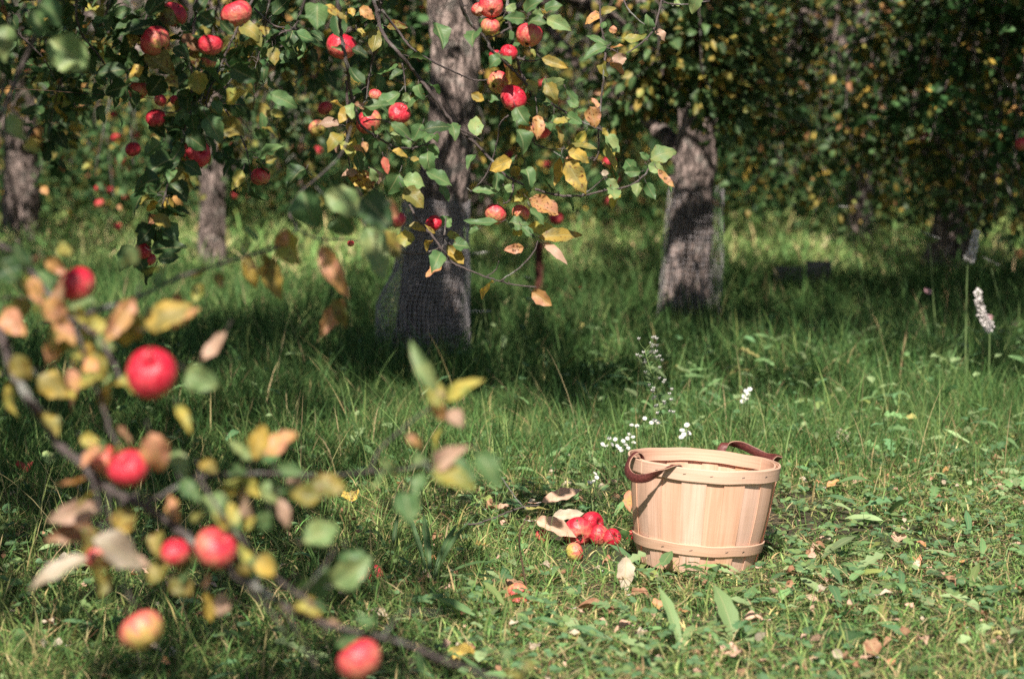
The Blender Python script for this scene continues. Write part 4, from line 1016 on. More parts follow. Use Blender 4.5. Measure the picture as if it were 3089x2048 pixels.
# ------------------------------------------------------------------ the low foreground bough (part of the nearest tree)
rngF = np.random.default_rng(41)
def near_bough():
    wood = MB(); lf = MB()
    B = [([(-900, 330), (-420, 620), (-120, 850), (4, 1014), (35, 1105), (87, 1206), (131, 1262), (183, 1345), (261, 1410), (305, 1462), (370, 1497), (435, 1527), (501, 1571), (549, 1606), (631, 1680), (697, 1719), (762, 1762), (827, 1806), (906, 1854), (980, 1880), (1095, 1910), (1182, 1928), (1270, 1958), (1335, 1989), (1422, 2019), (1500, 2046), (1600, 2090)], 3.25, 2.85, 36, 8),
         ([(-200, 640), (0, 740), (44, 770), (100, 827), (150, 890), (205, 953), (261, 990), (305, 1031), (344, 1097), (366, 1150)], 3.3, 3.1, 18, 11),
         ([(205, 953), (244, 1031), (270, 1118), (305, 1206), (331, 1293), (357, 1345)], 3.2, 3.05, 13, 9),
         ([(205, 953), (270, 944), (366, 914), (427, 892), (523, 844), (610, 814), (697, 787), (784, 761), (840, 744)], 3.2, 3.7, 15, 9),
         ([(435, 1527), (479, 1497), (601, 1440), (719, 1431), (806, 1427), (893, 1431), (1030, 1431), (1117, 1423), (1226, 1414), (1290, 1390)], 3.05, 3.3, 13, 7),
         ([(1117, 1423), (1139, 1366), (1204, 1301), (1270, 1249), (1335, 1206), (1378, 1175)], 3.25, 3.35, 7, 5),
         ([(600, 1440), (650, 1520), (697, 1590), (732, 1627), (784, 1693), (849, 1754), (906, 1795), (960, 1830)], 3.0, 2.9, 10, 12),
         ([(261, 1410), (287, 1475), (305, 1553)], 3.05, 3.0, 11, 7), ([(327, 1480), (331, 1575), (350, 1680), (361, 1714), (392, 1801), (422, 1841), (432, 1858)], 3.05, 3.0, 8, 6),
         ([(854, 1828), (897, 1906), (936, 1976), (955, 2010)], 2.9, 2.9, 8, 5), ([(697, 1727), (784, 1806), (849, 1889), (880, 1967)], 2.95, 2.95, 8, 5),
         ([(1154, 1920), (1204, 1854), (1235, 1845), (1330, 1850)], 2.9, 2.9, 7, 3), ([(0, 1130), (60, 1110), (130, 1120), (200, 1200)], 3.3, 3.3, 10, 6),
         ([(906, 1795), (985, 1700), (1010, 1650)], 2.95, 2.95, 6, 4), ([(0, 900), (90, 900), (190, 930)], 3.4, 3.3, 8, 6),
         ([(840, 744), (893, 690), (872, 640), (897, 588), (958, 536), (1028, 466), (1060, 380)], 3.9, 4.3, 6, 5), ([(893, 690), (958, 720), (1030, 722), (1110, 730)], 3.95, 4.1, 6, 4),
         ([(160, -60), (122, 0), (105, 109), (57, 218), (13, 327), (-10, 370), (-60, 480)], 3.8, 3.8, 13, 15)]
    paths = []; objs = []
    for p, a, b, w0, w1 in B:
        m_ = MB(); paths.append(branch_mesh(m_, p, a, b, w0, w1, rngF, 8, .16)); objs.append(m_)
    wood = objs[0]
    near = [(75, 640, 95, 705, 32, 'O'), (105, 598, 150, 628, 30, 'O'), (150, 590, 140, 560, 30, 'V'), (300, 565, 280, 625, 42, 'L'), (60, 690, 20, 745, 45, 'X'), (100, 695, 150, 750, 50, 'O'), (130, 740, 175, 800, 34, 'O'),
            (310, 690, 245, 790, 42, 'O'), (340, 760, 440, 705, 62, 'Y'), (395, 760, 460, 712, 28, 'O'), (300, 720, 320, 790, 40, 'X'), (520, 765, 455, 835, 32, 'P'), (430, 855, 500, 890, 58, 'L'), (90, 870, 160, 915, 55, 'Y'),
            (165, 850, 175, 905, 30, 'O'), (330, 895, 270, 885, 60, 'V'), (345, 1000, 372, 1090, 62, 'O'), (410, 935, 440, 1000, 24, 'V'), (590, 1060, 608, 985, 45, 'Y'), (610, 1050, 685, 1000, 50, 'O'), (600, 1060, 570, 1030, 40, 'L'),
            (460, 1070, 500, 1085, 30, 'Y'), (390, 1050, 435, 1110, 45, 'L'), (420, 1110, 460, 1160, 40, 'G'), (480, 1140, 520, 1215, 55, 'L'), (520, 1160, 550, 1240, 40, 'G'), (645, 1150, 662, 1220, 28, 'P'), (740, 1150, 670, 1140, 48, 'X'),
            (720, 1110, 795, 1130, 50, 'X'), (700, 1250, 775, 1215, 60, 'L'), (700, 1360, 765, 1310, 70, 'G'), (770, 1350, 855, 1290, 62, 'L'), (800, 1270, 830, 1345, 60, 'G'), (690, 1385, 745, 1425, 42, 'Y'), (480, 1370, 490, 1440, 36, 'Y'),
            (520, 1370, 505, 1425, 34, 'P'), (230, 1170, 110, 1200, 48, 'P'), (215, 1215, 105, 1250, 48, 'B'), (200, 1290, 75, 1362, 42, 'T'), (215, 1245, 325, 1312, 72, 'T'), (275, 1230, 300, 1175, 52, 'Y'), (230, 1230, 190, 1300, 55, 'X'),
            (1010, 905, 950, 790, 34, 'L'), (1000, 880, 1010, 945, 40, 'V'), (1030, 925, 1120, 875, 34, 'V'), (1000, 925, 1035, 975, 30, 'O'), (1035, 950, 1068, 990, 38, 'P'), (940, 1005, 970, 1030, 20, 'O'), (935, 1140, 950, 1215, 55, 'G'),
            (1000, 1080, 1085, 1025, 40, 'P'), (1000, 1085, 1095, 1130, 50, 'V'), (1105, 1050, 1155, 1125, 50, 'G'), (1040, 1065, 1100, 1110, 40, 'G'), (560, 1290, 620, 1330, 40, 'L'), (620, 1180, 600, 1230, 35, 'G'), (560, 1100, 600, 1150, 35, 'V'),
            (640, 1080, 700, 1090, 30, 'G'), (10, 720, 60, 780, 50, 'O'), (30, 820, 70, 880, 45, 'X'), (190, 1010, 240, 1040, 30, 'V'), (380, 1290, 350, 1350, 40, 'X'), (400, 1330, 440, 1370, 50, 'X'), (150, 780, 110, 850, 45, 'O'), (60, 620, 30, 570, 40, 'D'), (0, 600, 40, 650, 60, 'D')]
    leaf_specs(lf, near, ov, 3.08, rngF, dj=.08, ns=10, na=3, stalk=wood)
    mid = [(700, 440, 730, 520, 72, 'G'), (750, 450, 845, 490, 62, 'L'), (840, 460, 905, 525, 72, 'D'), (845, 530, 885, 645, 60, 'L'), (870, 540, 925, 600, 55, 'X'), (745, 570, 805, 685, 42, 'O'), (795, 690, 740, 775, 38, 'O'),
           (650, 540, 700, 615, 62, 'V'), (565, 590, 590, 665, 32, 'Y'), (610, 610, 650, 695, 48, 'Y'), (690, 480, 740, 460, 50, 'L'), (770, 690, 800, 760, 28, 'X'), (640, 570, 660, 530, 30, 'O'), (780, 500, 810, 540, 50, 'G'), (880, 470, 915, 500, 45, 'O')]
    leaf_specs(lf, mid, ov, 3.85, rngF, dj=.06, ns=10, na=3, stalk=wood)
    up = [(115, 90, 210, 165, 78, 'L'), (75, 20, 100, 90, 40, 'G'), (20, 60, 10, 140, 45, 'L'), (90, 10, 140, 60, 60, 'G'), (20, 260, 60, 320, 40, 'L'), (60, 330, 90, 350, 30, 'V')]
    leaf_specs(lf, up, ov, 3.75, rngF, dj=.05, ns=10, na=3, stalk=wood)
    auto_leaves(lf, paths[0][70:], 20, ['G', 'X', 'B', 'V', 'L'], [4, 2, 1, 1, 2], rngF, L=.034)
    auto_leaves(lf, paths[8][4:], 6, ['G', 'X', 'B', 'P'], [2, 2, 1.2, 1], rngF, L=.034)
    auto_leaves(lf, paths[2][4:], 8, ['O', 'X', 'B', 'V', 'G'], [1, 2, 1.5, 1, 2], rngF, L=.036)
    auto_leaves(lf, paths[3][10:], 10, ['O', 'X', 'V', 'B', 'G'], [1, 2, 1, 1.5, 2], rngF, L=.04)
    auto_leaves(lf, paths[1][6:], 15, ['V', 'L', 'Y', 'G'], [3, 2, 1.5, 1.5], rngF, L=.045)
    auto_leaves(lf, paths[12], 6, ['V', 'Y', 'O'], [2, 2, 1], rngF, L=.045)
    auto_leaves(lf, paths[3][8:24], 7, ['V', 'L', 'Y'], [2, 2, 2], rngF, L=.05)
    auto_leaves(lf, paths[4][20:], 15, ['G', 'L', 'V', 'P'], [3, 2, 2, 1], rngF, L=.045)
    auto_leaves(lf, paths[1][10:], 9, ['O', 'G', 'X', 'B'], [1.5, 2, 3, 1.5], rngF, L=.045)
    auto_leaves(lf, paths[0][20:80], 10, ['O', 'V', 'X', 'G'], [2, 2, 2, 2], rngF, L=.04)
    auto_leaves(lf, paths[6][5:], 6, ['V', 'L', 'G', 'Y'], [3, 2, 2, 1], rngF, L=.04)
    for i, m_ in enumerate(objs):
        o = m_.build('bough' if i == 0 else 'branch', M['twig'], T0); o.matrix_parent_inverse = Matrix.Translation(-T0.location)
        if i == 0: lf.build('foliage', M['leaf'], o)
near_bough()

# ------------------------------------------------------------------ apples
def apple_mesh(seed, bite=False):
    rg = np.random.default_rng(seed); ph = rg.uniform(0, 6.28, 4)
    nu, nv = 30, 40
    V = []; 
    for i in range(nu + 1):
        t = i / nu * math.pi                       # 0 top .. pi bottom
        r = math.sin(t) ** .88 * (1.0 + .07 * math.cos(t)); z = math.cos(t) * .84
        z -= .34 * math.exp(-(r / .22) ** 2) if t < math.pi / 2 else -.22 * math.exp(-(r / .2) ** 2)
        for j in range(nv):
            a = j / nv * 2 * math.pi
            k = 1 + .025 * math.sin(2 * a + ph[0]) + .02 * math.sin(3 * a + ph[1]) + .018 * math.cos(5 * a + ph[2]) * (0.5 - .5 * math.cos(t)) 
            zz = z + (.035 * math.cos(5 * a + ph[2]) if t > 2.2 else 0) * math.sin(t) + .03 * r * math.sin(a + ph[3])
            V.append((r * k * math.cos(a), r * k * math.sin(a), zz))
    F = []
    for i in range(nu):
        for j in range(nv):
            F.append((i * nv + j, (i + 1) * nv + j, (i + 1) * nv + (j + 1) % nv, i * nv + (j + 1) % nv))
    mb = MB(); mb.add(np.array(V), np.array(F))
    o = mb.build('apple', M['apple']); me = o.data
    bpy.data.objects.remove(o)
    return me
APM = [apple_mesh(s) for s in (1, 2, 3, 4)]
def stem_mesh():
    mb = MB(); tube(mb, *smooth_path(np.array([[0, 0, .40], [.02, 0, .75], [.10, .02, 1.1], [.2, .03, 1.3]]), [.035, .03, .032, .05], 3), 6)
    o = mb.build('stem', M['stem']); me = o.data; bpy.data.objects.remove(o); return me
def calyx_mesh():
    mb = MB(); n = 5
    az = np.arange(n) / n * 6.283
    add_leaves(mb, np.stack([.06 * np.cos(az), .06 * np.sin(az), np.full(n, -.64)], 1), np.stack([np.cos(az) * .6, np.sin(az) * .6, np.full(n, -1.)], 1), np.stack([np.cos(az), np.sin(az), np.zeros(n)], 1),
               np.full(n, .24), np.full(n, .16), np.full((n, 3), .03), np.full((n, 3), .03), np.zeros(n), np.full(n, .9), np.full(n, .3), 3, 1)
    o = mb.build('calyx', M['calyx']); me = o.data; bpy.data.objects.remove(o); return me
STM, CLX = stem_mesh(), calyx_mesh()
rngA = np.random.default_rng(55)
def apple(pos, dia, red, label, group, parts=True, tilt=None, mi=None):
    me = APM[rngA.integers(0, 4) if mi is None else mi]
    o = bpy.data.objects.new('apple', me); COL.objects.link(o)
    o.location = pos; s = dia / 2 / 1.02; o.scale = (s, s, s * rngA.uniform(.95, 1.06))
    if tilt is None: o.rotation_euler = (rngA.normal(0, .45), rngA.normal(0, .35), rngA.uniform(0, 6.28))
    else: o.rotation_euler = tilt
    o.color = (red, 0, 0, 1)
    tag(o, label, 'apple', group)
    if parts:
        c = bpy.data.objects.new('stem', STM); COL.objects.link(c); c.parent = o
        c = bpy.data.objects.new('calyx', CLX); COL.objects.link(c); c.parent = o
    return o
gF = 'apples on the blurred foreground bough'; gM = 'red apples hanging right of the trunk'; gL = 'apples hanging left of the trunk'; gS = 'apples in the shaded upper left cluster'; gB = 'small blurred apples far behind'
R1, R2, R3 = .31, .19, .08      # deep red, red, mottled
AP = [
 # foreground bough   px,py,diam px,D,red,label,group
 (231, 859, 118, 3.3, R1, 'bright red apple highest on the blurred foreground bough', gF), (457, 1127, 160, 3.0, R1, 'largest blurred red apple, half over the shaded grass edge with a dark spot', gF),
 (322, 1392, 112, 3.12, R2, 'blurred apple tucked behind its neighbour with an orange leaf over the pair', gF), (388, 1414, 125, 3.0, R2 + .05, 'blurred red apple partly covered by a large orange leaf', gF),
 (529, 1666, 94, 3.0, R2 + .04, 'smaller of the two touching pink red apples on the low bough', gF), (650, 1655, 140, 2.95, R3 + .06, 'mottled red and green apple, larger of a touching pair on the low bough', gF),
 (429, 1902, 140, 3.0, .05, 'yellow green apple with a pink blush hanging at the bottom left', gF), (1084, 1992, 143, 2.88, R2, 'orange red apple cut off by the bottom edge of the picture', gF),
 (305, 1665, 120, 3.15, .1, 'orange apple hidden behind the large pale leaf', gF),
 # right of the trunk, in focus
 (1481, 20, 75, 5.35, R1, 'red apple at the top edge right of the trunk', gM), (1444, 30, 44, 5.45, R2, 'small red apple half behind the one at the top edge', gM), (1479, 81, 60, 5.35, .03, 'pale pink yellow apple directly below the topmost red one', gM),
 (1596, 107, 82, 5.35, R2 + .02, 'red apple with a green leaf lying over its top and a dark bottom eye', gM), (1535, 159, 52, 5.35, R1, 'small shiny deep red apple on the diagonal branch', gM), (1494, 168, 38, 5.6, R1, 'dark little apple behind the small shiny one', gM),
 (1504, 250, 74, 5.55, R3 + .08, 'mottled apple at the back left of the cluster of three', gM), (1544, 240, 60, 5.5, .16, 'pink orange apple squeezed between two red ones', gM), (1548, 297, 86, 5.4, R1 - .03, 'speckled bright red apple at the front of the cluster of three', gM),
 (1633, 391, 64, 5.5, R1, 'red apple behind a hanging brown spotted yellow leaf', gM), (1494, 647, 69, 5.55, R2 + .04, 'red apple with a small green leaf across it in the low leaf cluster', gM), (1570, 645, 58, 5.6, .04, 'brownish orange apple beside the red one in the low leaf cluster', gM),
 (1309, 674, 50, 5.6, R1, 'small red apple in front of the wire tree guard', gM), 
 # left of the trunk
 (1029, 140, 92, 5.45, R1 - .02, 'red apple crossed by a hanging branch left of the trunk', gL), (1113, 366, 82, 5.5, .16, 'orange pink apple below the green leaf left of the trunk', gL), (1204, 344, 70, 5.55, R2, 'dull rosy apple touching the left edge of the trunk', gL),
 (1132, 288, 42, 5.9, .1, 'small pink apple above the orange pink one', gL), (1195, 662, 60, 4.6, R1, 'red apple half hidden by the big blurred green leaves', gL),
 (786, 533, 62, 5.5, R2 + .04, 'lone round apple hanging from a thin dark twig', gL),
 (1058, 735, 22, 5.6, R2, 'tiny shrivelled pink apple at the end of a dark twig', gL),
 # shaded cluster
 (714, 43, 95, 5.15, R3 + .1, 'large dull red apple at the top with a pale lower half', gS), (523, 45, 84, 5.3, .2, 'shaded apple red above and olive below, at the top', gS), (468, 126, 94, 5.15, R2 + .04, 'shaded red apple with a bright glint and a scab spot', gS),
 (634, 137, 74, 5.15, R1, 'dark red apple with its eye facing the viewer', gS), (620, 182, 68, 5.3, .06, 'dark orange apple behind and below the one showing its eye', gS), (418, 274, 62, 5.2, R2, 'small shaded apple between two dark round leaves', gS),
 (483, 303, 40, 5.5, R1, 'left one of two little pinkish red apples crossed by the thin wire', gS), (531, 303, 38, 5.55, R1, 'right one of two little pinkish red apples crossed by the thin wire', gS), (470, 357, 63, 5.2, R1, 'egg shaped dark pink apple below the thin wire', gS),
 (592, 464, 90, 5.25, R2, 'wide red apple capped by dark leaves', gS), (429, 757, 54, 5.2, R1, 'deep red apple at the bottom tip of the shaded branch', gS), (490, 737, 32, 5.25, R1, 'small bit of a red apple above the dark drooping leaves', gS), (450, 783, 44, 5.3, .2, 'brownish apple under the deep red one at the branch tip', gS),
 (401, 451, 48, 7.6, R1, 'soft blurred red apple left of the wide leaf capped one', gS),
 (980, 327, 46, 8.2, R1, 'blurred dark red apple above the orange one in the left crown', gB), (958, 388, 55, 7.4, .05, 'blurred orange apple left of the hanging branch', gB),
]
for a in AP:
    px, py, dm, D, red, lab, g = a
    apple(P(px, py, D), dm * D / FPX, red, lab, g)
BG = [(361, 481, 28), (351, 416, 28), (412, 410, 24), (240, 266, 22), (216, 368, 24), (196, 240, 25), (340, 346, 24), (300, 614, 28), (298, 566, 30), (330, 574, 24), (706, 350, 30), (682, 434, 26), (708, 590, 22), (355, 685, 26), (390, 688, 24), (470, 195, 20),
      (1638, 253, 28), (1679, 660, 46), (1261, 174, 32), (1121, 142, 22), (2070, 55, 44), (1746, 879, 34), (2795, 418, 36), (2963, 394, 36), (2926, 333, 22), (2891, 388, 22), (3083, 435, 44), (2769, 309, 26), (2453, 178, 26), (1838, 490, 40), (1860, 540, 30), (1650, 500, 28), (1540, 470, 30),
      (960, 455, 26), (1840, 610, 30), (2560, 280, 24), (2700, 150, 22), (2240, 330, 20), (380, 595, 20), (1270, 20, 26), (2330, 60, 20), (2010, 250, 20), (620, 620, 22), (90, 210, 26), (150, 300, 22), (860, 300, 24), (900, 230, 22)]
for (px, py, dm) in BG:
    D = .062 * FPX / dm
    D = min(max(D, 8.5), 19)
    apple(P(px, py, D), .062 if dm > 30 else dm * D / FPX * 1.05, R1 - .06, 'small out of focus red apple hanging in the background crowns', gB, parts=False)

# windfalls by the basket
gG = 'windfall apples on the ground'
for px, py, dm, red, lab in [
    (1744, 1612, 80, R1 + .05, 'largest bright red windfall in the heap left of the basket'), (1786, 1592, 66, R1 + .05, 'red windfall at the back of the heap left of the basket'),
    (1808, 1620, 62, R1, 'red windfall with its eye showing, in the middle of the heap'), (1846, 1626, 54, R1, 'red windfall at the right end of the heap, behind clover'),
    (1733, 1668, 56, .07, 'pale scabbed windfall in front of the red heap'), (1637, 1628, 44, R1, 'windfall mostly hidden under the curled pale leaves'), (1904, 1622, 34, R1 + .1, 'dark purple red little windfall against the basket side'),
    (1562, 1815, 68, .02, 'half rotten pale windfall under an arched dead leaf'), (1130, 1765, 56, .16, 'reddish windfall low in the grass, half behind blurred leaves')]:
    yb = py + dm * .42
    g = G(px, yb); D = g.y; r = dm * (1.2 if dm > 64 else 1.12) * D / FPX / 2
    apple(Vector((g.x, g.y + r * .2, g.z + r * .66)), r * 2, red, lab, gG, tilt=(rngA.uniform(.8, 1.9), rngA.uniform(-.5, .5), rngA.uniform(0, 6)))

# ------------------------------------------------------------------ basket
def build_basket():
    BX, BY = 0.447, 5.73
    root = empty('bushel_basket', 'empty round basket of pale wooden staves with two leather handles standing on the trampled grass', 'basket', None, (BX, BY, 0.003))
    H = .252; Rt = .176; Rb = .137
    def rad(z): t = z / H; return Rb + (Rt - Rb) * t + .006 * math.sin(math.pi * t) 
    ns = 22; rg = np.random.default_rng(9)
    widths = rg.uniform(.8, 1.25, ns); widths /= widths.sum(); a0 = -math.pi / 2 - .36
    a = a0
    for i in range(ns):
        w = widths[i] * 2 * math.pi; ac = a + w / 2; a += w
        outer = i % 2 == 0
        off = .0018 if outer else -.0014
        hw = w * (.515 if not outer else .52) ; th = .0017
        nz, na_ = 12, 6; V = []; U = []
        tone = rg.uniform(.0, 1); bow = rg.uniform(-.0006, .0012)
        ztop = H + rg.uniform(-.004, 0.0); 
        for side in (1, -1):
            for iz in range(nz + 1):
                z = .002 + (ztop - .002) * iz / nz
                for k in range(na_ + 1):
                    u = k / na_ * 2 - 1
                    an = ac + u * hw
                    # flat-ish stave: radius shrinks toward its middle
                    r = rad(z) * (1 - .35 * (1 - math.cos(hw)) * (1 - u * u)) + off + side * th / 2 + bow * math.sin(z * 30)
                    V.append((r * math.cos(an), r * math.sin(an), z)); U.append((an * .16, z))
        nn = (nz + 1) * (na_ + 1); F = []
        for iz in range(nz):
            for k in range(na_):
                q = iz * (na_ + 1) + k
                F.append((q, q + 1, q + na_ + 2, q + na_ + 1)); F.append((nn + q, nn + q + na_ + 1, nn + q + na_ + 2, nn + q + 1))
        for iz in range(nz):
            q = iz * (na_ + 1); F.append((q, q + na_ + 1, nn + q + na_ + 1, nn + q)); q += na_; F.append((q, nn + q, nn + q + na_ + 1, q + na_ + 1))
        for k in range(na_):
            F.append((k, nn + k, nn + k + 1, k + 1)); q = nz * (na_ + 1) + k; F.append((q, q + 1, nn + q + 1, nn + q))
        mb = MB(); mb.add(np.array(V), np.array(F), c1=np.tile([tone, rg.uniform(), rg.uniform(), 1], (len(V), 1)), uv=np.array(U))
        o = mb.build('stave', M['wood'], root, smooth=False)
    def hoop(name, z0, z1, r_in_off, th, tone, seam):
        n = 96; V = []; U = []; F = []
        bz = .0015
        for j in range(n + 1):
            an = seam + j / n * 2 * math.pi
            ov_ = .0016 * np.clip((j - n + 7) / 3, 0, 1)
            wv = .0007 * math.sin(an * 5) + .0005 * math.sin(an * 11 + 1)
            for (z, ro) in ((z0, 0), (z0 + bz, th), (z1 - bz, th), (z1, 0)):
                pass
            prof = [(z0, 0), (z0, th * .75), (z0 + bz, th), (z1 - bz, th), (z1, th * .75), (z1, 0)]
            for z, ro in prof:
                r = rad(min(z, H)) + r_in_off + ro + ov_
                V.append((r * math.cos(an), r * math.sin(an), z + wv)); U.append((z * 1.0, an * .17))
        m = 6
        for j in range(n):
            for k in range(m):
                k2 = (k + 1) % m; F.append((j * m + k, (j + 1) * m + k, (j + 1) * m + k2, j * m + k2))
        for j in (0, n):
            F.append((j * m, j * m + 1, j * m + 4, j * m + 5)); F.append((j * m + 1, j * m + 2, j * m + 3, j * m + 4))
        mb = MB(); mb.add(np.array(V), np.array(F), c1=np.tile([tone, .3, .8, 1], (len(V), 1)), uv=np.array(U))
        return mb.build(name, M['hoopwood'], root, smooth=False)
    tophoop = hoop('top_hoop', H - .029, H + .003, .0032, .0042, .75, math.radians(212))
    hoop('inner_hoop', H - .026, H + .002, -.0085, .0042, .6, math.radians(30))
    lowhoop = hoop('lower_hoop', .046, .072, .0034, .0036, .55, math.radians(60))
    # floor of the basket
    n = 40; V = [(0, 0, .012)] + [(rad(.01) * .985 * math.cos(k / n * 6.2832), rad(.01) * .985 * math.sin(k / n * 6.2832), .012) for k in range(n)] + [(0, 0, .005)] + [(rad(.01) * .985 * math.cos(k / n * 6.2832), rad(.01) * .985 * math.sin(k / n * 6.2832), .005) for k in range(n)]
    T = [(0, 1 + k, 1 + (k + 1) % n) for k in range(n)] + [(n + 1, n + 2 + (k + 1) % n, n + 2 + k) for k in range(n)]
    mb = MB(); mb.add(np.array(V), np.array(T), c1=np.tile([.3, .5, .5, 1], (len(V), 1)), uv=np.array(V)[:, :2]); mb.build('bottom_board', M['wood'], root, smooth=False)
    # staples
    for hp, z, lst in ((tophoop, H - .012, [-1.55, -1.12, -.72, -2.3, -1.9]), (lowhoop, .059, [-1.2, -.9, -1.75, -2.2])):
        for an in lst:
            r = rad(z) + (.0032 + .0042 if hp is tophoop else .007) + .0004
            sb = MB(); c = np.array([r * math.cos(an), r * math.sin(an), z])
            tdir = np.array([-math.sin(an), math.cos(an), .25]); tdir /= np.linalg.norm(tdir)
            tube(sb, np.array([c - tdir * .0035, c, c + tdir * .0035]), [.0007] * 3, 4); sb.build('staple', M['staple'], hp)
    # handles: ribbon with thickness. points: (x, y, z) local, width vector
    def strap(pts, wv):
        n = len(pts); sub = 7
        p, _ = smooth_path(np.array(pts), np.ones(n), sub); wq, _ = smooth_path(np.array(wv, float), np.ones(n), sub)
        wq /= np.linalg.norm(wq, axis=1)[:, None]
        T = np.gradient(p, axis=0); T /= np.linalg.norm(T, axis=1)[:, None]
        wq = wq - T * np.sum(wq * T, 1)[:, None]; wq /= np.linalg.norm(wq, axis=1)[:, None]
        N_ = np.cross(T, wq)
        W = .0105; th = .0016
        V = []; m = 8
        prof = [(-1, -th), (-.92, -th), (.92, -th), (1, -th), (1, th), (.92, th), (-.92, th), (-1, th)]
        prof = [(-1, -.6 * th), (-.94, -th), (.94, -th), (1, -.6 * th), (1, .6 * th), (.94, th), (-.94, th), (-1, .6 * th)]
        for i in range(len(p)):
            for u, t in prof: V.append(p[i] + wq[i] * W * u + N_[i] * t)
        F = []; E = []
        for i in range(len(p) - 1):
            for k in range(m):
                k2 = (k + 1) % m; f = (i * m + k, (i + 1) * m + k, (i + 1) * m + k2, i * m + k2)
                (E if k in (3, 7, 0, 2, 4, 6) and k in (3, 7) else F).append(f)
        mb = MB(); mb.add(np.array(V), np.array(F)); L = len(p) - 1
        mb.q.append(np.array([(0, 1, 6, 7), (1, 2, 5, 6), (2, 3, 4, 5), (L * m, L * m + 7, L * m + 6, L * m + 1), (L * m + 1, L * m + 6, L * m + 5, L * m + 2), (L * m + 2, L * m + 5, L * m + 4, L * m + 3)]))
        o = mb.build('handle', M['leather'], root)
        mb = MB(); mb.add(np.array(V) , np.array(E)); mb.build('cut_edge', M['leatheredge'], o)
        st = MB()
        for u in (-.74, .74):
            for s_ in (1, -1):
                for i in range(0, len(p) - 1):
                    for q in (0.1, .6):
                        c0 = p[i] + (p[i + 1] - p[i]) * q; c1_ = p[i] + (p[i + 1] - p[i]) * (q + .32)
                        o_ = wq[i] * W * u + N_[i] * s_ * (th + .0002)
                        tube(st, np.array([c0 + o_, c1_ + o_]), [.0004, .0004], 3)
        st.build('stitching', M['thread'], o)
    def rp(an, r, z): an = math.radians(an); return (r * math.cos(an), r * math.sin(an), H + z)
    R = Rt
    def tg(an, up=0.0, outw=0.0): an = math.radians(an); return (-math.sin(an) + outw * math.cos(an), math.cos(an) + outw * math.sin(an), up)
    # left handle, front-left side (angles from 198 to 246 deg)
    strap([rp(203, R - .013, -.026), rp(203, R - .012, .004), rp(203, R + .004, .017), rp(204, R + .024, .002), rp(209, R + .040, -.020), rp(218, R + .046, -.034), rp(227, R + .040, -.030), rp(235, R + .026, -.012), rp(241, R + .010, .003), rp(244, R - .004, .004), rp(245, R - .013, -.008), rp(245, R - .014, -.028)],
          [tg(203, .0), tg(203, .05), tg(203, .1), tg(203, .3), tg(215, .9), tg(218, 1.6), tg(227, 1.6), tg(235, .9), tg(242, .35), tg(244, .1), tg(245, 0), tg(245, 0)])
    # right handle, back-right side
    strap([rp(73, R + .009, -.030), rp(73, R + .010, -.010), rp(72, R + .014, .010), rp(69, R + .024, .020), rp(62, R + .044, .018), rp(54, R + .058, .006), rp(46, R + .064, -.004), rp(38, R + .062, -.002), rp(31, R + .048, .000), rp(28, R + .026, .008), rp(27, R + .014, .002), rp(27, R + .010, -.012), rp(27, R + .009, -.030)],
          [tg(73, .0), tg(73, .05), tg(72, .1), tg(69, -.3), tg(62, -.9), tg(54, -1.5), tg(46, -1.8), tg(38, -1.5), tg(33, -.8), tg(29, -.3), tg(27, 0), tg(27, 0), tg(27, 0)])
    root.rotation_euler = (math.radians(-.5), math.radians(4.2), 0)
    root.location = (BX - .005, BY, 0.006)
build_basket()

# ------------------------------------------------------------------ wire guards
def wire_guard(cx, cy, prof, step, label, wr=.0011, group=None, sq=0.0):
    """prof: list (z, r, dx) ; round cage of square mesh"""
    rg = np.random.default_rng(int(cx * 100) + 500)
    root = empty('wire_tree_guard', label, 'tree guard', group, (cx, cy, 0))
    zs = np.arange(prof[0][0], prof[-1][0], step); Z = [q[0] for q in prof]
    nv = int(2 * math.pi * prof[0][1] / step)
    th = np.arange(nv) / nv * 6.28318
    def pos(t, z):
        r = np.interp(z, Z, [q[1] for q in prof]); dx = np.interp(z, Z, [q[2] for q in prof])
        k = 1 + .05 * np.sin(2 * t + .6) + .03 * np.sin(3 * t + z * 6) + .012 * np.sin(9 * t + z * 21)
        return np.stack([dx + r * k * np.cos(t), r * k * np.sin(t), z + .006 * np.sin(3 * t) + .004 * np.sin(7 * t + 2)], -1)
    mb = MB()
    for z in zs:
        p = pos(np.append(th, 6.28318), np.full(nv + 1, z)); tube(mb, p, wr, 3, cap=False)
    mb2 = MB()
    zz = np.linspace(zs[0], zs[-1], 16)
    for t in th:
        tube(mb2, pos(np.full(16, t), zz), wr, 3, cap=False)
    mb.build('horizontal_wires', M['wire'], root); mb2.build('vertical_wires', M['wire'], root)
wire_guard(mx_, my_, [(0.0, .188, -.015), (.30, .182, -.02), (.42, .15, 0.02), (.55, .135, .035), (.72, .13, .045)], .0185, 'rusty grey wire mesh guard around the foot of the big trunk', .0017)
wire_guard(.86, 11.8, [(0.0, .15, 0), (.35, .145, .02), (.68, .13, .04)], .026, 'blurred wire mesh guard around the pale trunk', .0011)
def post(px, y0, y1, D, w, lab, matk, name='metal_post', cat='post'):
    root = empty(name, lab, cat, None, tuple(G(px, y1)))
    a = P(px, y0, D); h = a.z
    mb = MB(); box(mb, (0, 0, h / 2 - .05), (w, w * .25, h + .1)); mb.build('flange', M[matk], root)
    mb = MB(); box(mb, (0, -w * .45, h / 2 - .05), (w * .22, w * .62, h + .1)); mb.build('web', M[matk], root)
    mb = MB()
    for z in np.arange(.08, h, .05): box(mb, (0, -w * .8, z), (w * .3, w * .16, .012))
    mb.build('studs', M[matk], root)
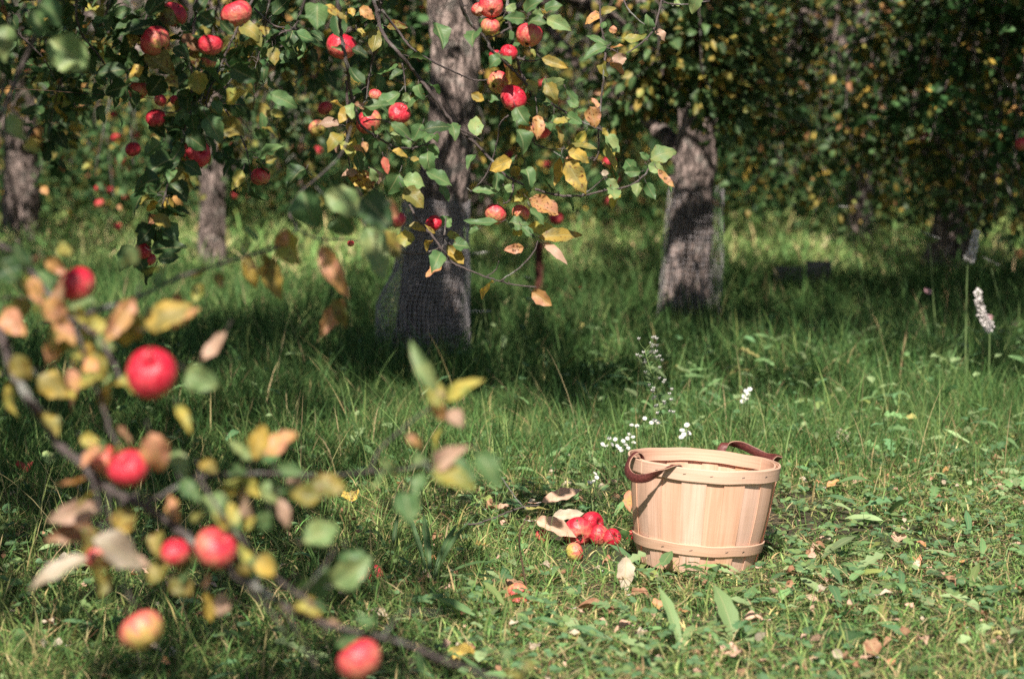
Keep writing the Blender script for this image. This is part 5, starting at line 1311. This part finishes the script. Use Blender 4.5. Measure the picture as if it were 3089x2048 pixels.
post(1626, 715, 955, 12.6, .04, 'rusty dark red steel post standing in the grass right of the big trunk', 'rust')
# grey board guard far right
def board_guard():
    g = G(2425, 905); root = empty('board_guard', 'low weathered board box half sunk in the shaded grass at the right', 'tree guard', None, (g.x, g.y, g.z))
    for dx, w_, h_ in ((-.085, .155, .22), (.08, .14, .25)):
        mb = MB(); box(mb, (dx, 0, h_ / 2 - .02), (w_, .018, h_), .06 * dx); mb.build('board', M['oldboard'], root)
    mb = MB(); box(mb, (0, .018, .12), (.30, .012, .04)); mb.build('rail', M['oldboard'], root)
board_guard()
# thin training wire in the upper left
mb = MB(); p, r = smooth_path(np.array([P(-40, 268, 6.4), P(95, 271, 6.4), P(320, 288, 6.3), P(560, 304, 6.2), P(740, 318, 6.2)]), [.0008] * 5, 4); tube(mb, p, r, 4)
tag(mb.build('training_wire', M['stem']), 'thin dark wire strung across the upper left behind the shaded apples', 'wire')

# ------------------------------------------------------------------ weeds, flowers, fallen leaves
rngW = np.random.default_rng(91)
def to_np(v): return np.array([v.x, v.y, v.z])
def fleabane():
    root = empty('fleabane_plant', 'tall thin weed with tiny white buds rising behind the basket', 'wildflower')
    D = 6.45
    pts = [(2025, 1420), (2012, 1345), (2003, 1290), (1990, 1225), (1975, 1160), (1960, 1110), (1950, 1075), (1946, 1055)]
    st = MB(); fl = MB(); lf = MB()
    W = [P(x, y, D) for x, y in pts]; W[0].z = 0.0
    base = W[0].copy()
    p, r = smooth_path(np.array(W), np.linspace(.0022, .001, len(W)), 5); tube(st, p, r, 5)
    for k in range(44):
        i = int(len(p) * (.3 + .69 * rngW.uniform())); sd = rngW.choice([-1, 1]); l = rngW.uniform(.012, .04)
        e = p[i] + np.array([sd * l * rngW.uniform(.5, 1), rngW.normal(0, .015), l * .8])
        tube(st, np.array([p[i], (p[i] + e) / 2 + [sd * .002, 0, -.001], e]), [.0007, .0006, .0005], 3, cap=False)
        c = e; n = 7; az = np.arange(n) / n * 6.28
        add_leaves(fl, np.repeat(c[None], n, 0), np.stack([np.cos(az), np.sin(az), np.full(n, 1.0)], 1), np.stack([-np.cos(az), -np.sin(az), np.full(n, .5)], 1), np.full(n, .0105), np.full(n, .0055), np.ones((n, 3)) * .7, np.ones((n, 3)) * .7, np.zeros(n), np.full(n, -.3), np.zeros(n), 2, 1)
    n = 40; i = rngW.integers(0, len(p) - 5, n); az = rngW.uniform(0, 6.28, n)
    a, b, s = palette(['G', 'L'], [1, 1], n, rngW)
    add_leaves(lf, p[i], np.stack([np.cos(az), np.sin(az), np.full(n, .6)], 1), np.tile([0, -.3, 1.], (n, 1)), rngW.uniform(.02, .045, n), np.full(n, .006), a, b, s * 0, np.full(n, .6), np.full(n, .2), 5, 1, shape='strap')
    st.build('stem', M['green_stem'], root); fl.build('flowers', M['flower'], root); lf.build('leaves', M['weed'], root)
fleabane()
def daisy_patch(name, label, pts, D, size, mkey, stemtilt=.02, cat='wildflower', group=None):
    root = empty(name, label, cat, group)
    st = MB()
    for x, y in pts:
        fl = MB(); ce = MB()
        c = to_np(P(x, y, D + rngW.normal(0, .05))); g = c.copy(); g[2] = 0; g[0] += rngW.normal(0, stemtilt); g[1] += rngW.normal(0, stemtilt)
        tube(st, *smooth_path(np.array([g, (g + c) / 2 + rngW.normal(0, .006, 3), c]), [.0016, .0013, .001], 4), 4)
        n = 13; az = np.arange(n) / n * 6.28; up = np.array([rngW.normal(0, .4), rngW.uniform(-1.2, -.3), 1.0])
        up /= np.linalg.norm(up); u = np.cross(up, [1, 0, 0]); u /= np.linalg.norm(u); v = np.cross(up, u)
        d = np.cos(az)[:, None] * u + np.sin(az)[:, None] * v + up * .25
        add_leaves(fl, np.repeat(c[None], n, 0) + d * size * .12, d, np.repeat(up[None], n, 0), np.full(n, size * .5), np.full(n, size * .17), np.ones((n, 3)) * .7, np.ones((n, 3)) * .7, np.zeros(n), np.full(n, .3), np.zeros(n), 3, 1, shape='round')
        V = [c + up * size * .1] + [c + (math.cos(k) * u + math.sin(k) * v) * size * .15 for k in np.arange(8) / 8 * 6.28]
        ce.add(np.array(V), np.array([(0, 1 + k, 1 + (k + 1) % 8) for k in range(8)]))
        o = fl.build('flower_head', M[mkey], root); ce.build('flower_centre', M['floweryel'], o)
    st.build('stems', M['green_stem'], root)
daisy_patch('daisy_plant', 'low patch of small white daisies in the grass left behind the basket', [(1838, 1322), (1856, 1325), (1880, 1330), (1893, 1322), (1910, 1318), (1870, 1352), (1888, 1342), (1830, 1345), (1905, 1282), (1922, 1285), (1965, 1275), (1975, 1268), (1985, 1274), (1818, 1340), (1862, 1345), (1895, 1352), (1898, 1310), (1945, 1262), (1912, 1335), (1846, 1340), (1875, 1358)], 6.7, .0115, 'flower')
daisy_patch('daisy_plant', 'small tuft of white daisies just above the rim of the basket', [(2058, 1298), (2064, 1310), (2072, 1282), (2056, 1318), (2078, 1306)], 6.55, .014, 'flower')
daisy_patch('daisy_plant', 'pair of white flower heads on a stalk behind the basket handle', [(2250, 1180), (2262, 1174), (2244, 1196), (2256, 1190), (2240, 1210), (2252, 1204)], 7.4, .014, 'flower')
daisy_patch('daisy_plant', 'few tiny white flowers in the grass left of the basket', [(1795, 1428), (1800, 1440), (1790, 1452), (1778, 1455)], 6.2, .011, 'flower')
daisy_patch('clover_flower', 'small pink clover heads dotting the tall grass at right', [(2115, 1040), (2800, 880), (2690, 1045), (2980, 960), (3065, 975), (2985, 990)], 10.5, .035, 'flowerpink')
def umbel(px, py, D, w, lab, tiltx=0.0):
    c = to_np(P(px, py, D)); root = empty('wild_carrot_flower', lab, 'wildflower', 'flat white flower heads behind', )
    st = MB(); fl = MB(); W = w * D / FPX
    g = c.copy(); g[2] = 0; g[0] += rngW.normal(0, .08) - tiltx * .3; hub = c + [0, 0, -W * .35]
    tube(st, *smooth_path(np.array([g, (g + hub) / 2 + rngW.normal(0, .012, 3), hub]), [.0025, .002, .0018], 5), 5)
    for k in range(46):
        a = rngW.uniform(0, 6.28); rr = W / 2 * math.sqrt(rngW.uniform()); e = c + [rr * math.cos(a), rr * math.sin(a), tiltx * rr * math.cos(a) + .1 * rr]
        tube(st, np.array([hub, (hub + e) / 2 + [0, 0, -.004], e]), [.0007, .0006, .0005], 3, cap=False)
        n = 6; az = np.arange(n) / n * 6.28
        add_leaves(fl, np.repeat(e[None], n, 0), np.stack([np.cos(az), np.sin(az), np.full(n, .2)], 1), np.tile([0, 0, 1.], (n, 1)), np.full(n, W * .075), np.full(n, W * .06), np.ones((n, 3)) * .7, np.ones((n, 3)) * .7, np.zeros(n), np.full(n, .3), np.zeros(n), 2, 1, shape='round')
    st.build('stem', M['green_stem'], root); fl.build('flower_head', M['flower'], root)
umbel(1452, 941, 9.6, 66, 'flat white flower head lowest beside the wire guard')
umbel(1445, 765, 9.8, 56, 'flat white flower head highest beside the wire guard', .12)
umbel(1618, 912, 9.8, 62, 'flat white flower head in front of the rusty post', -.35)
umbel(1597, 838, 10.2, 48, 'small white flower head left of the rusty post', -.2)
umbel(2806, 711, 9.5, 64, 'bright white flower head on a leaning green stalk at right', -.4)
umbel(2557, 627, 10.0, 66, 'pale white flower head above the shaded grass at right', -.1)
umbel(12, 818, 10.0, 34, 'small white flower head at the left edge')
umbel(2990, 790, 9.8, 50, 'dim white flower head beside the flower spikes', -.5)
def spike(pts, D, lab, w=30):
    root = empty('flower_spike', lab, 'wildflower', 'tall whitish flower spikes at right'); st = MB(); fl = MB()
    W = [to_np(P(x, y, D)) for x, y in pts]; g = W[-1].copy(); g[2] = 0; 
    p, r = smooth_path(np.array([g] + W[::-1]), np.linspace(.003, .0015, len(W) + 1), 5); tube(st, p, r, 5)
    hw = w * D / FPX / 2
    n = 420; k = rngW.integers(6, len(p), n); d = rngW.normal(0, 1, (n, 3)); d /= np.linalg.norm(d, axis=1)[:, None]
    t = (k - 6) / (len(p) - 6); clump = .45 + .55 * np.abs(np.sin(t * 19))
    b = p[k] + d * hw * .6 * (clump * (1 - .55 * t))[:, None]
    add_leaves(fl, b, d, rngW.normal(0, 1, (n, 3)), np.full(n, hw * .55), np.full(n, hw * .42), np.ones((n, 3)) * .6, np.ones((n, 3)) * .6, np.zeros(n), np.full(n, .5), np.zeros(n), 2, 1, shape='round')
    st.build('stem', M['green_stem'], root); fl.build('flower_head', M['paleflower'], root)
spike([(2945, 705), (2938, 740), (2928, 780), (2918, 812)], 8.8, 'upper blurred whitish flower spike near the right edge', 34)
spike([(2950, 880), (2955, 915), (2960, 945), (2975, 975), (2985, 1010)], 8.6, 'lower blurred whitish flower spike near the right edge', 36)

def rosette(px, py, lab, specs, shape='strap', key='G', name='broadleaf_weed', cat='weed', group='broad leaved weeds in the turf'):
    g = G(px, py); root = empty(name, lab, cat, group, tuple(g)); lf = MB()
    n = len(specs)
    az = np.array([math.radians(s[0]) for s in specs]); L = np.array([s[1] for s in specs]); up = np.array([s[2] for s in specs]); wd = np.array([s[3] for s in specs])
    d = np.stack([np.cos(az), np.sin(az), up], 1); nn = np.stack([-np.cos(az) * .8, -np.sin(az) * .8 - .2, np.ones(n)], 1)
    a, b, s = palette([key], [1], n, rngW, .12)
    b0 = np.stack([np.cos(az) * .006, np.sin(az) * .006, np.full(n, 0.002)], 1)
    add_leaves(lf, b0, d, nn, L, wd, a, b, s * 0, np.array([q[4] for q in specs]), np.full(n, .35), 12, 2, wave=.08, shape=shape, rng=rngW)
    lf.build('leaves', M['weed'], root)
rosette(1300, 1795, 'plantain clump of long dark upright strap leaves left of the windfalls', [(100, .20, 2.2, .016, .6), (60, .17, 1.8, .018, .5), (10, .17, .9, .015, .9), (170, .13, 1.6, .014, .8), (-20, .22, .7, .017, 1.3), (130, .22, 2.6, .013, .3), (200, .12, .8, .014, 1), (250, .10, .8, .013, 1.2), (300, .10, .6, .014, 1.1), (35, .2, 2.4, .013, .6)], key='G')
rosette(1180, 1720, 'narrow strap leaved weed among the dark twigs', [(80, .14, 2.2, .010, .5), (120, .12, 1.5, .010, .8), (20, .11, 1.2, .010, .9), (200, .12, 1, .011, 1.1), (280, .09, .8, .010, 1)], key='D')
rosette(2220, 1960, 'weed with one big pale upright dock leaf below the basket', [(110, .15, 1.6, .042, .6), (150, .11, .6, .030, .9), (30, .10, .6, .026, 1), (230, .10, .4, .026, .9), (-40, .09, .4, .022, 1)], key='L', shape='apple')
rosette(2060, 1990, 'weed with a long pale green blade at the bottom middle', [(115, .15, 1.8, .024, .5), (70, .09, 1, .02, .8), (200, .1, .5, .02, 1), (330, .08, .4, .02, 1)], key='L')
rosette(2560, 1990, 'weed with dark rounded leaves at the bottom right', [(90, .07, 1.2, .035, .6), (140, .08, .8, .034, .8), (30, .07, .9, .036, .7), (-30, .07, .5, .03, 1), (210, .07, .5, .03, 1)], key='D', shape='round')
rosette(2640, 1170 + 150, 'upright pale leaved weed beyond the basket at right', [(90, .09, 1.5, .018, .5), (140, .08, 1.2, .016, .8), (40, .08, 1.2, .016, .8), (0, .06, .6, .014, 1), (180, .07, .6, .015, 1), (270, .06, .4, .014, 1)], key='L')
rosette(2150, 1765, 'clover like weed leaning against the foot of the basket', [(90, .05, 1.4, .022, .8), (20, .05, 1.2, .02, .9), (160, .055, .9, .02, .8), (-30, .06, .5, .02, .9), (220, .06, .5, .02, .9)], key='G', shape='round')
rosette(2620, 1690, 'broad pale weed leaves spread flat at the right', [(0, .07, .4, .028, .7), (60, .06, .6, .026, .8), (130, .08, .5, .03, .8), (200, .07, .3, .03, .8), (270, .07, .3, .03, .9), (320, .07, .4, .03, .8)], key='L', shape='apple')
rosette(1640, 1930, 'low weed with toothed leaves at the bottom middle left', [(20, .10, .5, .03, .9), (75, .09, .8, .03, .8), (140, .11, .5, .03, .9), (200, .1, .4, .03, .9), (265, .09, .3, .03, 1), (320, .1, .4, .03, 1)], key='G', shape='lobed')
rosette(1720, 1450, 'feathery green weed between the daisies and the windfalls', [(a_, .07, .8, .02, .7) for a_ in range(0, 360, 40)], key='G', shape='lobed')
rosette(2350, 1900, 'dark green weed with toothed leaves below the basket to the right', [(a_, .08, .5, .022, .9) for a_ in range(10, 360, 52)], key='G', shape='lobed')
rosette(2900, 1800, 'leafy green weed near the right edge', [(a_, .07, .7, .026, .8) for a_ in range(20, 360, 60)], key='G', shape='apple')
rosette(2450, 1440, 'bright green broad weed right of the basket rim', [(a_, .065, .7, .028, .8) for a_ in range(0, 360, 60)], key='L', shape='apple')

# individual fallen leaves
def fallen(px, py, L, wd, az, key, lab, up=.02, curl=.8, fold=.4, tilt=(0, -.3, 1), dz=.02, group='fallen leaves in the grass'):
    g = G(px, py); g = G(px, py + dz * FPX / g.y); mb = MB()
    a, b, s = palette([key], [1], 1, rngW, .08); s = s * (0 if key in 'TP' and L > .06 else 1); az = math.radians(az)
    add_leaves(mb, np.array([[0, 0, 0.]]), np.array([[math.cos(az), math.sin(az), up]]), np.array([tilt], float), [L], [wd], a, b, s, np.array([curl]), np.array([fold]), 14, 4, wave=.25, rng=rngW)
    tube(mb, np.array([[0, 0, 0], [-math.cos(az) * L * .15, -math.sin(az) * L * .15, -.002], [-math.cos(az) * L * .3, -math.sin(az) * L * .3, .001]]), [.0012, .001, .0009], 4, c1=(*a[0], 1))
    o = mb.build('fallen_leaf', M['dry']); o.location = (g.x, g.y, g.z + dz)
    tag(o, lab, 'leaf', group)
fallen(1635, 1535, .13, .034, 20, 'P', 'long pinkish curled leaf highest above the windfall heap', .35, .6, .3, (0, -1, .6), .065)
fallen(1668, 1572, .085, .03, 8, 'T', 'middle pale grey leaf on the twig over the windfalls', .15, .4, .3, (0, -1, .6), .05)
fallen(1618, 1582, .11, .042, -16, 'P', 'broad pale folded leaf drooping over the windfalls', -.25, .5, .5, (0, -1, .7), .06)
fallen(1888, 1690, .085, .040, 265, 'T', 'grey pink leaf hanging upright just left of the basket foot', -1.6, .2, .25, (.1, -1, .2), .075)
fallen(1520, 1800, .09, .05, 20, 'B', 'arched brown leaf over the rotten windfall', .7, 1.9, .3, (0, -.3, 1), .03)
fallen(1440, 1660, .05, .03, 60, 'Y', 'yellow brown leaf left of the windfalls', .4, .9, .5)
fallen(1905, 1800, .055, .035, 10, 'B', 'rust brown leaf with a hole, below the basket left side', .1, .5, .4)
fallen(2708, 1650, .045, .04, 80, 'P', 'small reddish pink leaf standing out right of the basket', .8, .6, .6, (0, -1, .6))
fallen(2300, 1890, .065, .03, 170, 'P', 'curled salmon leaf below the basket', .2, 1.3, .6)
fallen(2640, 2010, .06, .035, 100, 'B', 'red brown leaf standing at the bottom right', .8, .8, .5, (0, -1, .5))
fallen(2560, 1300 + 60, .075, .042, 130, 'T', 'large pale green grey leaf upright beyond the basket at right', 1.0, .5, .3, (0, -1, .4))
fallen(2840, 1420, .085, .03, 175, 'P', 'long tan leaf lying in the shade of weeds at right', .1, .5, .4)
fallen(1990, 1850, .04, .035, 90, 'O', 'peach coloured leaf scrap at the lower middle', .6, .6, .5, (0, -1, .6))
fallen(2180, 1385 + 620, .06, .05, 30, 'P', 'brownish pink leaf at the bottom edge under the basket', .3, 1.1, .5)
fallen(1740, 1850, .09, .022, 5, 'B', 'rolled up brown leaf lying in the lower middle', .05, .4, 1.5)
fallen(1360, 2035, .075, .05, 20, 'Y', 'yellow spotted leaf at the bottom edge', .4, .9, .5)
fallen(1060, 1530, .055, .045, 100, 'Y', 'bright yellow spotted leaf in the grass left of centre', .7, .6, .4, (0, -1, .6), .05)
fallen(75, 1440, .05, .05, 90, 'R', 'red leaf cluster in the dark grass at the left edge', .9, .6, .6, (0, -1, .5), .05)
fallen(150, 1420, .075, .06, 85, 'L', 'large pale green leaf in the dark grass at the left', .9, .5, .4, (0, -1, .5), .05)
fallen(1300, 1770, .05, .035, 150, 'P', 'dark pink leaf at the foot of the plantain clump', .1, .8, .5)
fallen(1470, 1560, .05, .04, 30, 'B', 'dark brown leaf beside the thin twig', .3, 1, .6)
fallen(1900, 1500, .06, .035, 265, 'O', 'orange leaf touching the left side of the basket', -1.2, .3, .3, (-.3, -1, .2), .10)
KC = {'B': 'brown', 'P': 'pinkish tan', 'O': 'orange', 'T': 'pale tan', 'Y': 'yellow'}
for i in range(46):
    px = rngW.uniform(1150, 3060); py = rngW.uniform(1380, 2030)
    if 1860 < px < 2400 and 1300 < py < 1780: px += 560
    k = rngW.choice(['B', 'P', 'O', 'T', 'B', 'P'])
    fallen(px, py, rngW.uniform(.025, .05), rngW.uniform(.014, .028), rngW.uniform(0, 360), k, 'small %s dead leaf curled among the clippings' % KC[k], rngW.uniform(-.1, .5), rngW.uniform(.2, 1.6), rngW.uniform(.2, 1), dz=rngW.uniform(.012, .035), group='small %s leaves in the clippings' % KC[k])
for i in range(14):
    px = rngW.uniform(100, 1150); py = rngW.uniform(1300, 2030)
    k = rngW.choice(['B', 'O', 'T'])
    fallen(px, py, rngW.uniform(.025, .05), rngW.uniform(.014, .028), rngW.uniform(0, 360), k, 'small %s dead leaf in the dark grass at left' % KC[k], rngW.uniform(-.1, .5), rngW.uniform(.2, 1.6), rngW.uniform(.2, 1), dz=rngW.uniform(.02, .05), group='small %s leaves in the dark grass' % KC[k])

# twigs and stalks lying or standing by the windfalls
def stick(pts, D, w, lab, matk='twig', name='fallen_twig', cat='twig'):
    mb = MB(); W = np.array([P(x, y, D + (0 if isinstance(D, float) else 0)) for x, y in pts])
    for i, (x, y) in enumerate(pts):
        g = G(x, y)
        if g.y < D: W[i] = g + Vector((0, 0, .01))
    p, r = smooth_path(W, np.linspace(w, w * .6, len(W)) * D / FPX / 2, 5, .25, rngW); tube(mb, p, r, 6)
    tag(mb.build(name, M[matk]), lab, cat)
stick(C(t8, [(850, 495), (930, 490), (1040, 455), (1150, 410), (1260, 375), (1370, 360)]), 5.95, 7, 'dark twig lying left of the windfalls carrying the pale leaves')
stick(C(t8, [(1110, 170), (1170, 260), (1230, 340), (1285, 395)]), 5.9, 5, 'short black stick leaning above the windfalls')
stick(C(t8, [(1300, 1010), (1270, 850), (1240, 700), (1235, 560), (1270, 470), (1290, 430)]), 5.3, 7, 'upright dry brown weed stalk in front of the windfalls', 'stem', 'dry_stalk', 'stalk')
stick(C(t8, [(1945, 720), (1910, 640), (1870, 560), (1840, 500)]), 5.55, 4, 'thin dark stalk standing between the windfalls and the basket', 'stem', 'dry_stalk', 'stalk')
def flat_stick(pts, w, lab, key=(0.45, 0.36, 0.2)):
    mb = MB(); W = np.array([to_np(G(x, y)) + [0, 0, .03] for x, y in pts]); p, r = smooth_path(W, [w / 2] * len(W), 5); tube(mb, p, r, 5, c1=(*key, 1)); tag(mb.build('dry_stalk', M['grass']), lab, 'stalk')
flat_stick([(2560, 1735), (2650, 1760), (2740, 1795), (2850, 1870), (3000, 1965)], .0025, 'long pale straw stalk lying across the right foreground')
flat_stick([(2700, 1740), (2760, 1685), (2850, 1705), (2920, 1690)], .0025, 'bent dark twig lying right of the basket', (.06, .035, .025))
flat_stick([(2180, 1825), (2290, 1815), (2400, 1800)], .002, 'thin dark twig lying in front of the basket', (.06, .035, .025))
flat_stick([(2780, 1850), (2860, 1790), (2960, 1730)], .0022, 'thin black twig slanting near the right edge', (.05, .03, .025))
flat_stick([(2320, 1560), (2380, 1530), (2480, 1505)], .0025, 'short pale straw beside the basket at right')
